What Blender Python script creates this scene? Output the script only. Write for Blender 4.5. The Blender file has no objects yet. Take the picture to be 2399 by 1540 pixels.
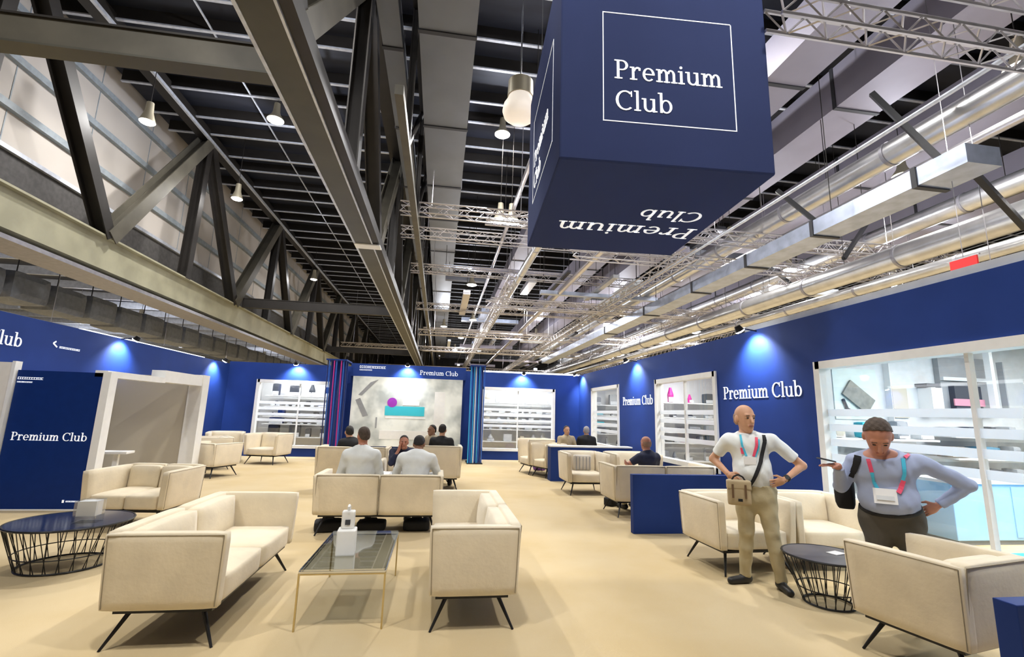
import bpy, bmesh, math, random
import numpy as np
from math import sin, cos, pi, radians, sqrt
from mathutils import Vector, Matrix
random.seed(7)
S = bpy.context.scene
C = S.collection
# ------------------------------------------------------------------ camera, world, exposure
F_, P_, YW, RL = 1106.84, 0.17893751, 0.14569778, 0.03000718
fwd = Vector((sin(YW)*cos(P_), cos(YW)*cos(P_), sin(P_)))
rt = Vector((cos(YW), -sin(YW), 0)); up = rt.cross(fwd)
R2 = cos(RL)*rt + sin(RL)*up; U2 = -sin(RL)*rt + cos(RL)*up
cam = bpy.data.cameras.new('camera'); co = bpy.data.objects.new('camera', cam); C.objects.link(co)
cam.sensor_width = 36; cam.sensor_fit = 'HORIZONTAL'; cam.lens = 36*F_/2399; cam.clip_end = 500; cam.clip_start = .05
M = Matrix((R2, U2, -fwd)).transposed().to_4x4(); M.translation = (0, 0, 1.6); co.matrix_world = M
S.camera = co
W = bpy.data.worlds.new('world'); S.world = W; W.use_nodes = True
W.node_tree.nodes['Background'].inputs[0].default_value = (.80, .86, 1, 1)
W.node_tree.nodes['Background'].inputs[1].default_value = .45
S.view_settings.view_transform = 'Standard'; S.view_settings.look = 'None'
S.view_settings.exposure = .40; S.view_settings.gamma = 1; S.view_settings.use_curve_mapping = False
HB_W = 190       # high bay lamp power
def ray(x, y): return fwd + R2*((x-1199.5)/F_) - U2*((y-770)/F_)
def hitX(x, y, v): d = ray(x, y); return Vector((0, 0, 1.6)) + d*(v/d.x)
def hitY(x, y, v): d = ray(x, y); return Vector((0, 0, 1.6)) + d*(v/d.y)
def hitZ(x, y, v): d = ray(x, y); return Vector((0, 0, 1.6)) + d*((v-1.6)/d.z)

# ------------------------------------------------------------------ materials
def mat(name, col, rough=.6, metal=0, noise=0, nscale=8, emis=0, bump=0, bscale=60, spec=.5, col2=None, sheen=0, stretch=None):
    m = bpy.data.materials.new(name); m.use_nodes = True; nt = m.node_tree; b = nt.nodes['Principled BSDF']
    b.inputs['Base Color'].default_value = (*col, 1); b.inputs['Roughness'].default_value = rough
    b.inputs['Metallic'].default_value = metal; b.inputs['Specular IOR Level'].default_value = spec
    if sheen: b.inputs['Sheen Weight'].default_value = sheen
    if emis: b.inputs['Emission Color'].default_value = (*col, 1); b.inputs['Emission Strength'].default_value = emis
    tc = nt.nodes.new('ShaderNodeTexCoord'); mp = nt.nodes.new('ShaderNodeMapping'); nt.links.new(tc.outputs['Object'], mp.inputs[0])
    if stretch: mp.inputs['Scale'].default_value = stretch
    n = nt.nodes.new('ShaderNodeTexNoise'); n.inputs['Scale'].default_value = nscale; n.inputs['Detail'].default_value = 4
    nt.links.new(mp.outputs[0], n.inputs[0])
    c2 = col2 or tuple(c*(1-noise) for c in col)
    if noise or col2:
        mx = nt.nodes.new('ShaderNodeMix'); mx.data_type = 'RGBA'
        mx.inputs[6].default_value = (*col, 1); mx.inputs[7].default_value = (*c2, 1)
        rm = nt.nodes.new('ShaderNodeMapRange'); rm.inputs[1].default_value = .35; rm.inputs[2].default_value = .65
        nt.links.new(n.outputs[0], rm.inputs[0]); nt.links.new(rm.outputs[0], mx.inputs[0]); nt.links.new(mx.outputs[2], b.inputs['Base Color'])
    if bump:
        n2 = nt.nodes.new('ShaderNodeTexNoise'); n2.inputs['Scale'].default_value = bscale; n2.inputs['Detail'].default_value = 5
        nt.links.new(mp.outputs[0], n2.inputs[0])
        bp = nt.nodes.new('ShaderNodeBump'); bp.inputs['Strength'].default_value = bump; bp.inputs['Distance'].default_value = .01
        nt.links.new(n2.outputs[0], bp.inputs['Height']); nt.links.new(bp.outputs[0], b.inputs['Normal'])
    return m
def glassmat(name, gl=.08, tint=(1, 1, 1), rough=.02):
    m = bpy.data.materials.new(name); m.use_nodes = True; nt = m.node_tree; nt.nodes.remove(nt.nodes['Principled BSDF'])
    t = nt.nodes.new('ShaderNodeBsdfTransparent'); t.inputs[0].default_value = (*tint, 1)
    g = nt.nodes.new('ShaderNodeBsdfGlossy'); g.inputs['Roughness'].default_value = rough
    x = nt.nodes.new('ShaderNodeMixShader'); x.inputs[0].default_value = gl
    nt.links.new(t.outputs[0], x.inputs[1]); nt.links.new(g.outputs[0], x.inputs[2]); nt.links.new(x.outputs[0], nt.nodes['Material Output'].inputs[0])
    return m
M_floor = mat('carpet', (.60, .485, .30), .95, noise=.16, nscale=.9, bump=.25, bscale=180, col2=(.55, .425, .235), spec=.2)
M_blue = mat('blue_board', (.016, .046, .225), .6, noise=.12, nscale=1.5, spec=.18)
M_bluepanel = mat('blue_panel', (.006, .028, .16), .5, noise=.1, spec=.15)
M_boxblue = mat('box_fabric', (.032, .046, .130), .9, noise=.10, nscale=.7, spec=.15)
M_white = mat('white_paint', (.86, .86, .84), .5, noise=.04)
M_cream = mat('cream_board', (.83, .79, .70), .6, noise=.05)
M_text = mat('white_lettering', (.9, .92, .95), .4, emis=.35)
M_velvet = mat('beige_velvet', (.78, .68, .50), .8, noise=.10, nscale=5, bump=.2, bscale=30, sheen=.3)
M_velvet2 = mat('pale_velvet', (.81, .72, .555), .8, noise=.08, nscale=5, bump=.2, bscale=30, sheen=.3)
M_pipe = mat('piping', (.30, .25, .17), .8)
M_black = mat('black_metal', (.012, .012, .014), .4, metal=.3)
M_brass = mat('brass', (.62, .50, .26), .3, metal=.9)
M_chrome = mat('chrome', (.75, .77, .8), .15, metal=1)
M_glass = glassmat('pane_glass', .07)
M_tglass = glassmat('table_glass', .34, (.72, .78, .84))
M_acryl = glassmat('clear_acrylic', .25, (.92, .94, .95), .1)
M_frost = mat('frosted_film', (.90, .92, .95), .5)
_n = M_frost.node_tree; _a = _n.nodes.new('ShaderNodeBsdfTranslucent'); _a.inputs[0].default_value = (.92, .94, .97, 1); _x = _n.nodes.new('ShaderNodeMixShader')
_n.links.new(_n.nodes['Principled BSDF'].outputs[0], _x.inputs[1]); _n.links.new(_a.outputs[0], _x.inputs[2]); _n.links.new(_x.outputs[0], _n.nodes['Material Output'].inputs[0])
M_steel = mat('dark_steel', (.026, .022, .019), .5, metal=.3, noise=.25, nscale=2)
M_steelw = mat('warm_steel', (.105, .095, .072), .5, metal=.2, noise=.25, nscale=2)
M_chord = mat('beige_steel', (.42, .40, .28), .6, metal=.1, noise=.2, nscale=1.5)
M_chord2 = mat('olive_steel', (.075, .071, .054), .5, metal=.2, noise=.2, nscale=1.5)
M_flange = mat('grey_flange', (.34, .33, .36), .4, metal=.5, noise=.2)
M_roof = mat('roof_deck', (.032, .036, .054), .6, metal=.3, noise=.5, nscale=.8, stretch=(.4, 2, 1))
M_purlin = mat('purlin_steel', (.62, .65, .72), .4, metal=.4, noise=.2)
M_duct = mat('grey_duct', (.17, .18, .20), .5, metal=.3, noise=.12, nscale=1)
M_ductl = mat('lilac_duct', (.30, .28, .34), .55, metal=.15, noise=.1, nscale=1)
M_seam = mat('duct_seam', (.03, .03, .035), .6)
M_round = mat('galvanised', (.62, .62, .62), .28, metal=.85, noise=.15, nscale=3)
M_silver = mat('silver_duct', (.45, .50, .62), .35, metal=.6, noise=.25, nscale=3)
M_truss = mat('aluminium', (.52, .50, .52), .3, metal=.8)
M_clad = mat('cladding', (.52, .475, .43), .7, noise=.12, nscale=.35)
M_girt = mat('girt', (.30, .34, .37), .6, noise=.2)
M_greywall = mat('grey_wall', (.075, .07, .068), .8, noise=.3)
M_fabduct = mat('fabric_duct', (.20, .215, .25), .7, noise=.2)
M_lamp = mat('lamp_glow', (1, .95, .85), .5, emis=14)
M_lampw = mat('spot_glow', (.92, .96, 1), .5, emis=30)
M_lens = mat('frosted_lens', (1, .90, .78), .5, emis=.35)
M_housing = mat('lamp_housing', (.38, .34, .25), .5, metal=.4)
M_fascia = mat('lit_fascia', (.95, .97, 1), .5, emis=1.6)
M_cyan = mat('cyan_carpet', (.03, .50, .85), .8)
M_teal = mat('teal', (.04, .50, .60), .5)
M_lblue = mat('pale_blue_laminate', (.42, .66, .86), .5)
M_grey = mat('mid_grey', (.30, .31, .32), .6, noise=.1)
M_lgrey = mat('light_grey', (.62, .64, .65), .6, noise=.08)
M_dark = mat('dark_grey', (.04, .045, .055), .6)
M_mag = mat('magenta', (.65, .03, .30), .5)
M_red = mat('red', (.80, .03, .03), .6)
M_purple = mat('purple', (.20, .06, .42), .6)
M_beige = mat('beige_wall', (.52, .47, .37), .7, noise=.08, nscale=.6)
M_tabletop = mat('navy_top', (.012, .020, .06), .12)
M_greytop = mat('grey_top', (.10, .095, .11), .35)
M_skin = mat('skin', (.62, .34, .21), .55, noise=.08, nscale=20)
M_skinr = mat('ruddy_skin', (.52, .23, .15), .55, noise=.1, nscale=20)
M_skind = mat('tan_skin', (.33, .17, .10), .55, noise=.08, nscale=20)
M_wshirt = mat('white_shirt', (.80, .83, .83), .85, noise=.05, nscale=10, bump=.3, bscale=14)
M_bshirt = mat('light_blue_shirt', (.38, .44, .62), .85, noise=.06, nscale=10, bump=.3, bscale=14)
M_nshirt = mat('navy_cloth', (.012, .016, .045), .8)
M_bkcloth = mat('black_cloth', (.010, .010, .012), .8)
M_beicloth = mat('beige_cloth', (.5, .42, .3), .8)
M_chino = mat('beige_chinos', (.50, .43, .27), .85, noise=.1, nscale=6, bump=.5, bscale=12)
M_gtrous = mat('grey_brown_trousers', (.085, .075, .06), .85, noise=.1, nscale=6, bump=.4, bscale=12)
M_shoe = mat('black_shoe', (.010, .010, .010), .5)
M_hair = mat('dark_hair', (.012, .009, .008), .7, bump=.5, bscale=90)
M_hairb = mat('brown_grey_hair', (.085, .06, .045), .8, bump=.5, bscale=90, noise=.3, nscale=30)
M_hairg = mat('grey_hair', (.36, .34, .34), .8, bump=.5, bscale=90)
M_stub = mat('cropped_hair', (.30, .18, .12), .7)
M_eye = mat('eye_dark', (.02, .015, .012), .3)
M_lip = mat('lip', (.36, .12, .09), .5)
M_canvas = mat('canvas_bag', (.50, .40, .25), .85, noise=.15)
M_cyl = mat('lanyard_cyan', (.06, .50, .72), .6)
M_pink = mat('lanyard_pink', (.80, .08, .16), .6)
M_paper = mat('paper', (.88, .88, .88), .7)
M_stripe = mat('striped_cushion', (.60, .55, .48), .8)

# ------------------------------------------------------------------ mesh builder
class MB:
    def __init__(s): s.v = []; s.f = []
    def add(s, vs, fs):
        o = len(s.v); s.v += [tuple(v) for v in vs]; s.f += [tuple(i+o for i in f) for f in fs]; return s
    def hexa(s, p):   # 8 points: bottom 0-3 ccw, top 4-7
        return s.add(p, [(3, 2, 1, 0), (4, 5, 6, 7), (0, 1, 5, 4), (1, 2, 6, 5), (2, 3, 7, 6), (3, 0, 4, 7)])
    def box(s, x0, y0, z0, x1, y1, z1):
        x0, x1 = sorted((x0, x1)); y0, y1 = sorted((y0, y1)); z0, z1 = sorted((z0, z1))
        return s.hexa([(x0, y0, z0), (x1, y0, z0), (x1, y1, z0), (x0, y1, z0), (x0, y0, z1), (x1, y0, z1), (x1, y1, z1), (x0, y1, z1)])
    def beam(s, a, b, w, h, upv=(0, 0, 1)):   # rectangular bar
        a = Vector(a); b = Vector(b); d = (b-a).normalized(); u = Vector(upv)
        if abs(d.dot(u)) > .99: u = Vector((0, 1, 0))
        r = d.cross(u).normalized(); u = r.cross(d)
        r *= w/2; u *= h/2
        return s.hexa([a-r-u, a+r-u, b+r-u, b-r-u, a-r+u, a+r+u, b+r+u, b-r+u])
    def tube(s, a, b, r, r2=None, n=8, cap=True):
        r2 = r if r2 is None else r2
        a = Vector(a); b = Vector(b); d = (b-a).normalized(); u = Vector((0, 0, 1))
        if abs(d.dot(u)) > .99: u = Vector((0, 1, 0))
        x = d.cross(u).normalized(); y = x.cross(d)
        vs = [a+(x*cos(2*pi*i/n)+y*sin(2*pi*i/n))*r for i in range(n)]+[b+(x*cos(2*pi*i/n)+y*sin(2*pi*i/n))*r2 for i in range(n)]
        fs = [(i, (i+1) % n, n+(i+1) % n, n+i) for i in range(n)]
        if cap: fs += [tuple(range(n-1, -1, -1)), tuple(range(n, 2*n))]
        return s.add(vs, fs)
    def path(s, pts, r, n=6):
        for a, b in zip(pts[:-1], pts[1:]): s.tube(a, b, r, n=n)
        return s
    def ring(s, c, R, r, n=32, m=6):
        c = Vector(c); vs = []; fs = []
        for i in range(n):
            a = 2*pi*i/n
            for j in range(m):
                b = 2*pi*j/m; vs.append(c+Vector(((R+r*cos(b))*cos(a), (R+r*cos(b))*sin(a), r*sin(b))))
        for i in range(n):
            for j in range(m): fs.append((i*m+j, ((i+1) % n)*m+j, ((i+1) % n)*m+(j+1) % m, i*m+(j+1) % m))
        return s.add(vs, fs)
    def lathe(s, prof, c=(0, 0, 0), n=24):
        vs = []; fs = []; k = len(prof)
        for i in range(n):
            a = 2*pi*i/n
            for r, z in prof: vs.append((c[0]+r*cos(a), c[1]+r*sin(a), c[2]+z))
        for i in range(n):
            for j in range(k-1): fs.append((i*k+j, ((i+1) % n)*k+j, ((i+1) % n)*k+j+1, i*k+j+1))
        fs.append(tuple(i*k for i in range(n-1, -1, -1))); fs.append(tuple(i*k+k-1 for i in range(n)))
        return s.add(vs, fs)
    def strip(s, pts, w, nrm, t=.003):   # ribbon along points facing nrm
        nrm = Vector(nrm).normalized()
        for a, b in zip(pts[:-1], pts[1:]):
            a = Vector(a); b = Vector(b); r = (b-a).normalized().cross(nrm)*w/2; n = nrm*t
            s.hexa([a-r-n, a+r-n, b+r-n, b-r-n, a-r+n, a+r+n, b+r+n, b-r+n])
        return s
    def pillow(s, x0, y0, z0, x1, y1, z1, bx=.0, by=.0, bz=.0, n=8, p=2.6):
        # rounded, slightly bulging cushion made of a subdivided cube
        c = Vector(((x0+x1)/2, (y0+y1)/2, (z0+z1)/2)); h = Vector((abs(x1-x0)/2, abs(y1-y0)/2, abs(z1-z0)/2))
        idx = {}; vs = []; fs = []
        def vid(i, j, k):
            if (i, j, k) not in idx:
                q = [2*i/n-1, 2*j/n-1, 2*k/n-1]
                bl = [1-abs(q[0])**p, 1-abs(q[1])**p, 1-abs(q[2])**p]
                rr = min(h)*.35
                pt = []
                for a in range(3):
                    o = [1-max(0, abs(q[b])) for b in range(3) if b != a]
                    bulge = (bx, by, bz)[a]*min(1, bl[(a+1) % 3])*min(1, bl[(a+2) % 3])
                    pt.append(q[a]*h[a] + (1 if q[a] > 0 else -1)*bulge*abs(q[a]))
                e = sum(1 for a in range(3) if abs(abs(q[a])-1) < 1e-6)
                if e >= 2:
                    for a in range(3):
                        if abs(abs(q[a])-1) < 1e-6: pt[a] -= (1 if q[a] > 0 else -1)*rr*(.30 if e == 2 else .42)
                idx[(i, j, k)] = len(vs); vs.append((c.x+pt[0], c.y+pt[1], c.z+pt[2]))
            return idx[(i, j, k)]
        for a in range(n):
            for b in range(n):
                for (f, fl) in ((0, 0), (n, 1)):
                    q = [vid(a, b, f), vid(a+1, b, f), vid(a+1, b+1, f), vid(a, b+1, f)]; fs.append(tuple(q if fl else q[::-1]))
                    q = [vid(f, a, b), vid(f, a+1, b), vid(f, a+1, b+1), vid(f, a, b+1)]; fs.append(tuple(q if fl else q[::-1]))
                    q = [vid(b, f, a), vid(b, f, a+1), vid(b+1, f, a+1), vid(b+1, f, a)]; fs.append(tuple(q if fl else q[::-1]))
        return s.add(vs, fs)
    def build(s, name, m, parent=None, bevel=0, smooth=False, seg=2, loc=None, rotz=0):
        me = bpy.data.meshes.new(name); me.from_pydata(s.v, [], s.f); me.update()
        if m: me.materials.append(m)
        o = bpy.data.objects.new(name, me); C.objects.link(o)
        if parent: o.parent = parent
        if loc: o.location = loc
        if rotz: o.rotation_euler.z = rotz
        if bevel:
            b = o.modifiers.new('bevel', 'BEVEL'); b.width = bevel; b.segments = seg; b.limit_method = 'ANGLE'; b.angle_limit = .6
        if smooth:
            for p in me.polygons: p.use_smooth = True
            if smooth != 2:
                try: me.set_sharp_from_angle(angle=radians(40))
                except Exception: pass
        return o
def tag(o, label=None, cat=None, group=None, kind=None):
    if label: o['label'] = label
    if cat: o['category'] = cat
    if group: o['group'] = group
    if kind: o['kind'] = kind
    return o
def thing(name, label, cat, loc=(0, 0, 0), rotz=0, group=None):
    o = bpy.data.objects.new(name, None); C.objects.link(o); o.empty_display_size = .1
    o.location = loc; o.rotation_euler = (0, 0, rotz); return tag(o, label, cat, group)
def struct(o, label=None): o['kind'] = 'structure'; return o
def dup(root, loc=None, rotz=None, label=None, group=None):
    r = root.copy(); C.objects.link(r)
    if loc is not None: r.location = loc
    if rotz is not None: r.rotation_euler = (0, 0, rotz)
    if label: r['label'] = label
    if group: r['group'] = group
    for ch in list(root.children):
        c = ch.copy(); C.objects.link(c); c.parent = r
        for g in list(ch.children):
            d = g.copy(); C.objects.link(d); d.parent = c
    return r

# ------------------------------------------------------------------ slab-serif lettering
def R_(a, b, c, d): return [[(a, b), (c, b), (c, d), (a, d)]]
def A_(cx, cy, rx, ry, a0, a1, tx, ty, n=None):
    n = n or max(6, int(abs(a1-a0)/18)); out = []
    for i in range(n):
        p = radians(a0+(a1-a0)*i/n); q = radians(a0+(a1-a0)*(i+1)/n)
        out.append([(cx+(rx-tx)*cos(p), cy+(ry-ty)*sin(p)), (cx+rx*cos(p), cy+ry*sin(p)), (cx+rx*cos(q), cy+ry*sin(q)), (cx+(rx-tx)*cos(q), cy+(ry-ty)*sin(q))])
    return out
GL = {
 'P': (R_(.09, 0, .18, .7)+R_(.01, .66, .27, .7)+R_(.01, 0, .28, .04)+A_(.27, .51, .21, .19, -90, 90, .09, .04)+R_(.18, .32, .27, .36), .53),
 'r': (R_(.08, 0, .165, .48)+R_(.01, 0, .26, .04)+R_(.01, .44, .16, .48)+A_(.28, .30, .15, .19, 50, 170, .06, .06)+R_(.31, .36, .38, .45), .41),
 'e': (A_(.25, .24, .21, .25, 0, 315, .085, .04)+R_(.06, .225, .46, .265), .50),
 'm': (R_(.08, 0, .165, .48)+R_(.01, 0, .24, .04)+R_(.01, .44, .16, .48)+A_(.275, .30, .145, .19, 0, 165, .085, .05)+R_(.335, 0, .42, .3)+R_(.27, 0, .49, .04)+A_(.53, .30, .145, .19, 0, 165, .085, .05)+R_(.59, 0, .675, .3)+R_(.53, 0, .75, .04), .77),
 'i': (R_(.08, 0, .165, .48)+R_(.01, 0, .24, .04)+R_(.01, .44, .16, .48)+A_(.12, .62, .05, .05, 0, 360, .05, .05, 10), .26),
 'u': (R_(.08, .17, .165, .48)+R_(.01, .44, .16, .48)+A_(.265, .17, .185, .18, 180, 350, .085, .05)+R_(.38, 0, .465, .48)+R_(.30, .44, .46, .48)+R_(.38, 0, .54, .04), .56),
 'C': (A_(.37, .35, .33, .365, 48, 312, .095, .045)+R_(.56, .5, .60, .70), .66),
 'l': (R_(.08, 0, .165, .74)+R_(.01, .70, .16, .74)+R_(.01, 0, .24, .04), .26),
 'b': (R_(.08, 0, .165, .74)+R_(.01, .70, .16, .74)+A_(.29, .24, .21, .25, 0, 360, .085, .045), .54),
 ' ': ([], .24)}
def text_w(t): return sum(GL[c][1] for c in t)
def text(mb, t, org, rv, uv, size, th=.006):
    org = Vector(org); rv = Vector(rv); uv = Vector(uv); n = rv.cross(uv).normalized()*th; x = 0
    for ch in t:
        polys, adv = GL[ch]
        for p in polys:
            q = [org+rv*((x+a)*size)+uv*(b*size) for a, b in p]
            mb.hexa(q+[k+n for k in q])
        x += adv
    return mb
def tinylogo(mb, org, rv, uv, w, h, th=.005, seed=1):   # line of tiny unreadable letters as the photograph shows them
    rnd = random.Random(seed); org = Vector(org); rv = Vector(rv); uv = Vector(uv); n = rv.cross(uv).normalized()*th; x = 0
    while x < w:
        ww = h*rnd.choice((.35, .55, .7)); 
        for p in (R_(x, 0, x+h*.18, h)+R_(x, h*.8, x+ww, h)+R_(x, 0, x+ww, h*.2)):
            q = [org+rv*a+uv*b for a, b in p]; mb.hexa(q+[k+n for k in q])
        x += ww+h*.22
    return mb

# ------------------------------------------------------------------ room shell
struct(MB().box(-45, -4, -.1, 45, 95, 0).build('floor', M_floor))
WH = 3.06
def wall(name, axis, pos, t, a0, a1, z1, holes, m):
    # wall panel in plane axis=pos, thickness t (outwards), with rectangular holes (lo,hi,z0,z1)
    mb = MB()
    def bx(u0, u1, w0, w1):
        if u1-u0 < 1e-4 or w1-w0 < 1e-4: return
        if axis == 'x': mb.box(pos, u0, w0, pos+t, u1, w1)
        else: mb.box(u0, pos, w0, u1, pos+t, w1)
    cur = a0
    for lo, hi, z0, zz in sorted(holes):
        bx(cur, lo, 0, z1); bx(lo, hi, 0, z0); bx(lo, hi, zz, z1); cur = hi
    bx(cur, a1, 0, z1)
    return struct(mb.build(name, m))
XR = 5.06; XL = -7.0; YB = 17.0
wallB = wall('wall_back', 'y', YB, .12, XL, XR, WH, [(-6.05, -3.5, .3, 2.47), (1.5, 4.13, .33, 2.5)], M_blue)
wallR = wall('wall_right', 'x', XR, .12, 1.2, YB, WH+.02, [(2.2, 5.74, .0, 2.39), (8.16, 10.64, .68, 2.47), (13.02, 15.45, .70, 2.5)], M_blue)
wallL = wall('wall_left', 'x', XL, -.12, 3.5, YB, 2.98, [], M_blue)

def window(n, axis, pos, lo, hi, z0, z1, mull=(), outward=1):
    e = bpy.data.objects.new('window_%d' % n, None); C.objects.link(e); struct(e)
    def bx(mb, u0, u1, w0, w1, d0, d1):
        if axis == 'x': mb.box(pos+d0*outward, u0, w0, pos+d1*outward, u1, w1)
        else: mb.box(u0, pos+d0*outward, w0, u1, pos+d1*outward, w1)
        return mb
    f = MB(); t = .07
    for a in ((lo-.03, lo+t, z0-.03, z1+.03), (hi-t, hi+.03, z0-.03, z1+.03), (lo, hi, z1-t, z1+.03), (lo, hi, z0-.03, z0+t*.9)): bx(f, *a, -.035, .14)
    for mu in mull: bx(f, mu-.02, mu+.02, z0, z1, .03, .09)
    f.build('window_frame', M_white, e)
    bx(MB(), lo+t, hi-t, z0+t*.9, z1-t, .055, .063).build('pane', M_glass, e)
    fb = MB()
    for c in (1.74, 1.55, 1.36, 1.17):
        fb2 = bx(MB(), lo+t, hi-t, c-.045, c+.045, .045, .050); fb2.build('frosted_band', M_frost, e)
    return e
window(1, 'y', YB, -6.05, -3.5, .3, 2.47, (-4.7,))
window(2, 'y', YB, 1.5, 4.13, .33, 2.5, (2.8,))
window(3, 'x', XR, 13.02, 15.45, .70, 2.5)
window(4, 'x', XR, 8.16, 10.64, .68, 2.47, (9.4,))
window(5, 'x', XR, 2.2, 5.74, .0, 2.39, (3.9,))

# white back-up rooms seen through the windows
def backroom(name, x0, y0, x1, y1, open_side, m=M_white, z=2.9):
    mb = MB(); t = .05
    if open_side != 'W': mb.box(x0, y0, 0, x0+t, y1, z)
    if open_side != 'E': mb.box(x1-t, y0, 0, x1, y1, z)
    if open_side != 'S': mb.box(x0, y0, 0, x1, y0+t, z)
    if open_side != 'N': mb.box(x0, y1-t, 0, x1, y1, z)
    mb.box(x0, y0, z, x1, y1, z+t)
    return struct(mb.build(name, m))
backroom('wall_store_far_left', -6.6, YB+.14, -2.9, YB+2.0, 'S')
backroom('wall_store_far_right', 1.0, YB+.14, 4.8, YB+2.0, 'S')
backroom('wall_store_side_far', XR+.14, 12.2, XR+2.8, 16.95, 'W')
backroom('wall_store_side_mid', XR+.14, 7.46, XR+3.2, 12.1, 'W')
# large display room behind the glass door
mb = MB(); mb.box(XR+.12, 7.3, 0, 14.5, 7.4, 3.1); mb.box(14.4, -1, 0, 14.5, 7.3, 3.1); mb.box(XR+.12, -1.1, 0, 14.5, -1, 3.1); mb.box(XR+.12, -1, 3.1, 14.5, 7.4, 3.2)
struct(mb.build('wall_display_room', M_lgrey))
def area(name, loc, sx, sy, power, col=(1, 1, 1), rot=(0, 0, 0)):
    l = bpy.data.lights.new(name, 'AREA'); l.shape = 'RECTANGLE'; l.size = sx; l.size_y = sy; l.energy = power; l.color = col
    o = bpy.data.objects.new(name, l); C.objects.link(o); o.location = loc; o.rotation_euler = rot; return o
for nm, x, y, sx, sy, pw in (('far_left', -4.75, YB+.8, 3, .5, 50), ('far_right', 2.9, YB+.8, 3, .5, 50), ('side_far', XR+.9, 14.2, .5, 3, 45), ('side_mid', XR+.9, 9.8, .5, 3, 60), ('display', 8.6, 4.5, 4, 3, 240)):
    zz = 3.08 if nm == 'display' else 2.88
    p = MB().box(x-sx/2, y-sy/2, zz-.02, x+sx/2, y+sy/2, zz+.015).build('ceiling_light_panel', M_fascia)
    tag(p, {'far_left': 'white light panel in the store behind the far left window', 'far_right': 'white light panel in the store behind the far right window', 'side_far': 'white light panel behind the small side window', 'side_mid': 'white light panel behind the tall side window', 'display': 'large white light panel over the display room'}[nm], 'light')
    area('store_lamp', (x, y, zz-.04), sx, sy, pw, (.93, .97, 1))

# lettering on the walls
def words(ws, name, parent, m=None):   # each word of a lettering is a mesh of its own
    for w, org, rv, uv, size, th in ws: text(MB(), w, org, rv, uv, size, th).build(name, m or M_text, parent)
def wallsign(label, org, rv, size):
    t = thing('wall_lettering', label, 'sign', org); gap = text_w('Premium ')*size
    words((('Premium', (0, 0, 0), rv, (0, 0, 1), size, .008), ('Club', Vector(rv)*gap, rv, (0, 0, 1), size, .008)), 'word', t)
def sign(mb, name, label, cat='sign', group=None): return tag(mb.build(name, M_text), label, cat, group)
sz = 1.9/text_w('Premium Club')
wallsign('white Premium Club lettering on right blue wall above the bald man', (XR-.001, 7.93, 1.97), (0, -1, 0), sz)
wallsign('distant white Premium Club lettering between two windows of right wall', (XR-.001, 12.72, 1.93), (0, -1, 0), sz)
wallsign('cropped white Club lettering high on left blue wall', (XL+.001, 7.12, 2.46), (0, 1, 0), sz)
lg = MB(); tinylogo(lg, (XL+.001, 9.82, 2.55), (0, 1, 0), (0, 0, 1), .5, .035, seed=3); lg.strip([(XL+.004, 9.72, 2.66), (XL+.004, 9.66, 2.62), (XL+.004, 9.76, 2.56)], .025, (1, 0, 0))
sign(lg, 'small_logo', 'tiny white sponsor mark high on left blue wall', 'logo')

# ------------------------------------------------------------------ left portal block with blue face
t = thing('blue_display_panel', 'tall dark blue panel with Premium Club lettering on left', 'panel', (-5.75, 8.25, 0))
MB().box(-.62, 0, .02, .60, .06, 2.04).build('board', M_bluepanel, t)
MB().box(-.62, -.01, 0, .60, .07, .02).build('base_strip', M_white, t)
q = 1.02/text_w('Premium Club'); words((('Premium', (-.53, -.001, 1.0), (1, 0, 0), (0, 0, 1), q, .006), ('Club', (-.53+text_w('Premium ')*q, -.001, 1.0), (1, 0, 0), (0, 0, 1), q, .006)), 'word', t)
lg = MB(); tinylogo(lg, (-.60, -.001, 1.90), (1, 0, 0), (0, 0, 1), .34, .035, seed=5); tinylogo(lg, (-.60, -.001, 1.85), (1, 0, 0), (0, 0, 1), .2, .02, seed=6)
lg.build('logo', M_text, t)
lg = MB(); tinylogo(lg, (.36, -.001, .12), (1, 0, 0), (0, 0, 1), .16, .018, seed=8); lg.box(.31, -.006, .11, .335, 0, .15)
lg.build('small_mark', M_text, t)
# cream side wall left of it
t = thing('cream_wall_panel', 'cream partition with white edge at far left of picture', 'panel', (-6.55, 8.22, 0))
MB().box(-.40, 0, .0, .12, .08, 2.15).build('board', M_cream, t)
MB().box(.12, -.02, 0, .165, .10, 2.17).build('edge_trim', M_white, t)
# portal frame along Y
t = thing('white_portal_frame', 'white angular portal framing a beige passage on the left', 'doorway', (-5.12, 8.25, 0))
MB().box(-.07, -.02, 0, .04, .15, 2.06).build('near_jamb', M_white, t)
MB().box(-.30, 3.05, 0, -.02, 3.33, 2.24).build('far_jamb', M_white, t)
MB().box(-.20, 0, 1.98, -.02, 1.6, 2.08).build('near_lintel', M_white, t)
MB().box(-.28, 1.6, 2.0, -.04, 3.33, 2.22).build('far_lintel', M_white, t)
MB().box(-.34, .50, .0, -.30, .56, 2.0).build('inner_edge', M_white, t)
# passage
struct(MB().box(-6.9, 11.35, 0, -5.42, 11.45, 2.2).build('wall_passage_end', M_beige))
struct(MB().box(-6.95, 8.35, 0, -6.85, 11.3, 2.0).build('wall_passage_navy', M_bluepanel))
t = thing('white_side_table', 'slim white table standing in the beige passage', 'table', (-5.62, 9.4, 0), .15)
MB().box(-.32, -.16, .72, .32, .16, .76).build('tabletop', M_white, t, bevel=.005)
for x in (-.12, .12): MB().beam((x, 0, .02), (x, 0, .72), .07, .07).build('leg', M_white, t)
MB().box(-.22, -.14, 0, .22, .14, .02).build('base', M_white, t)

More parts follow.
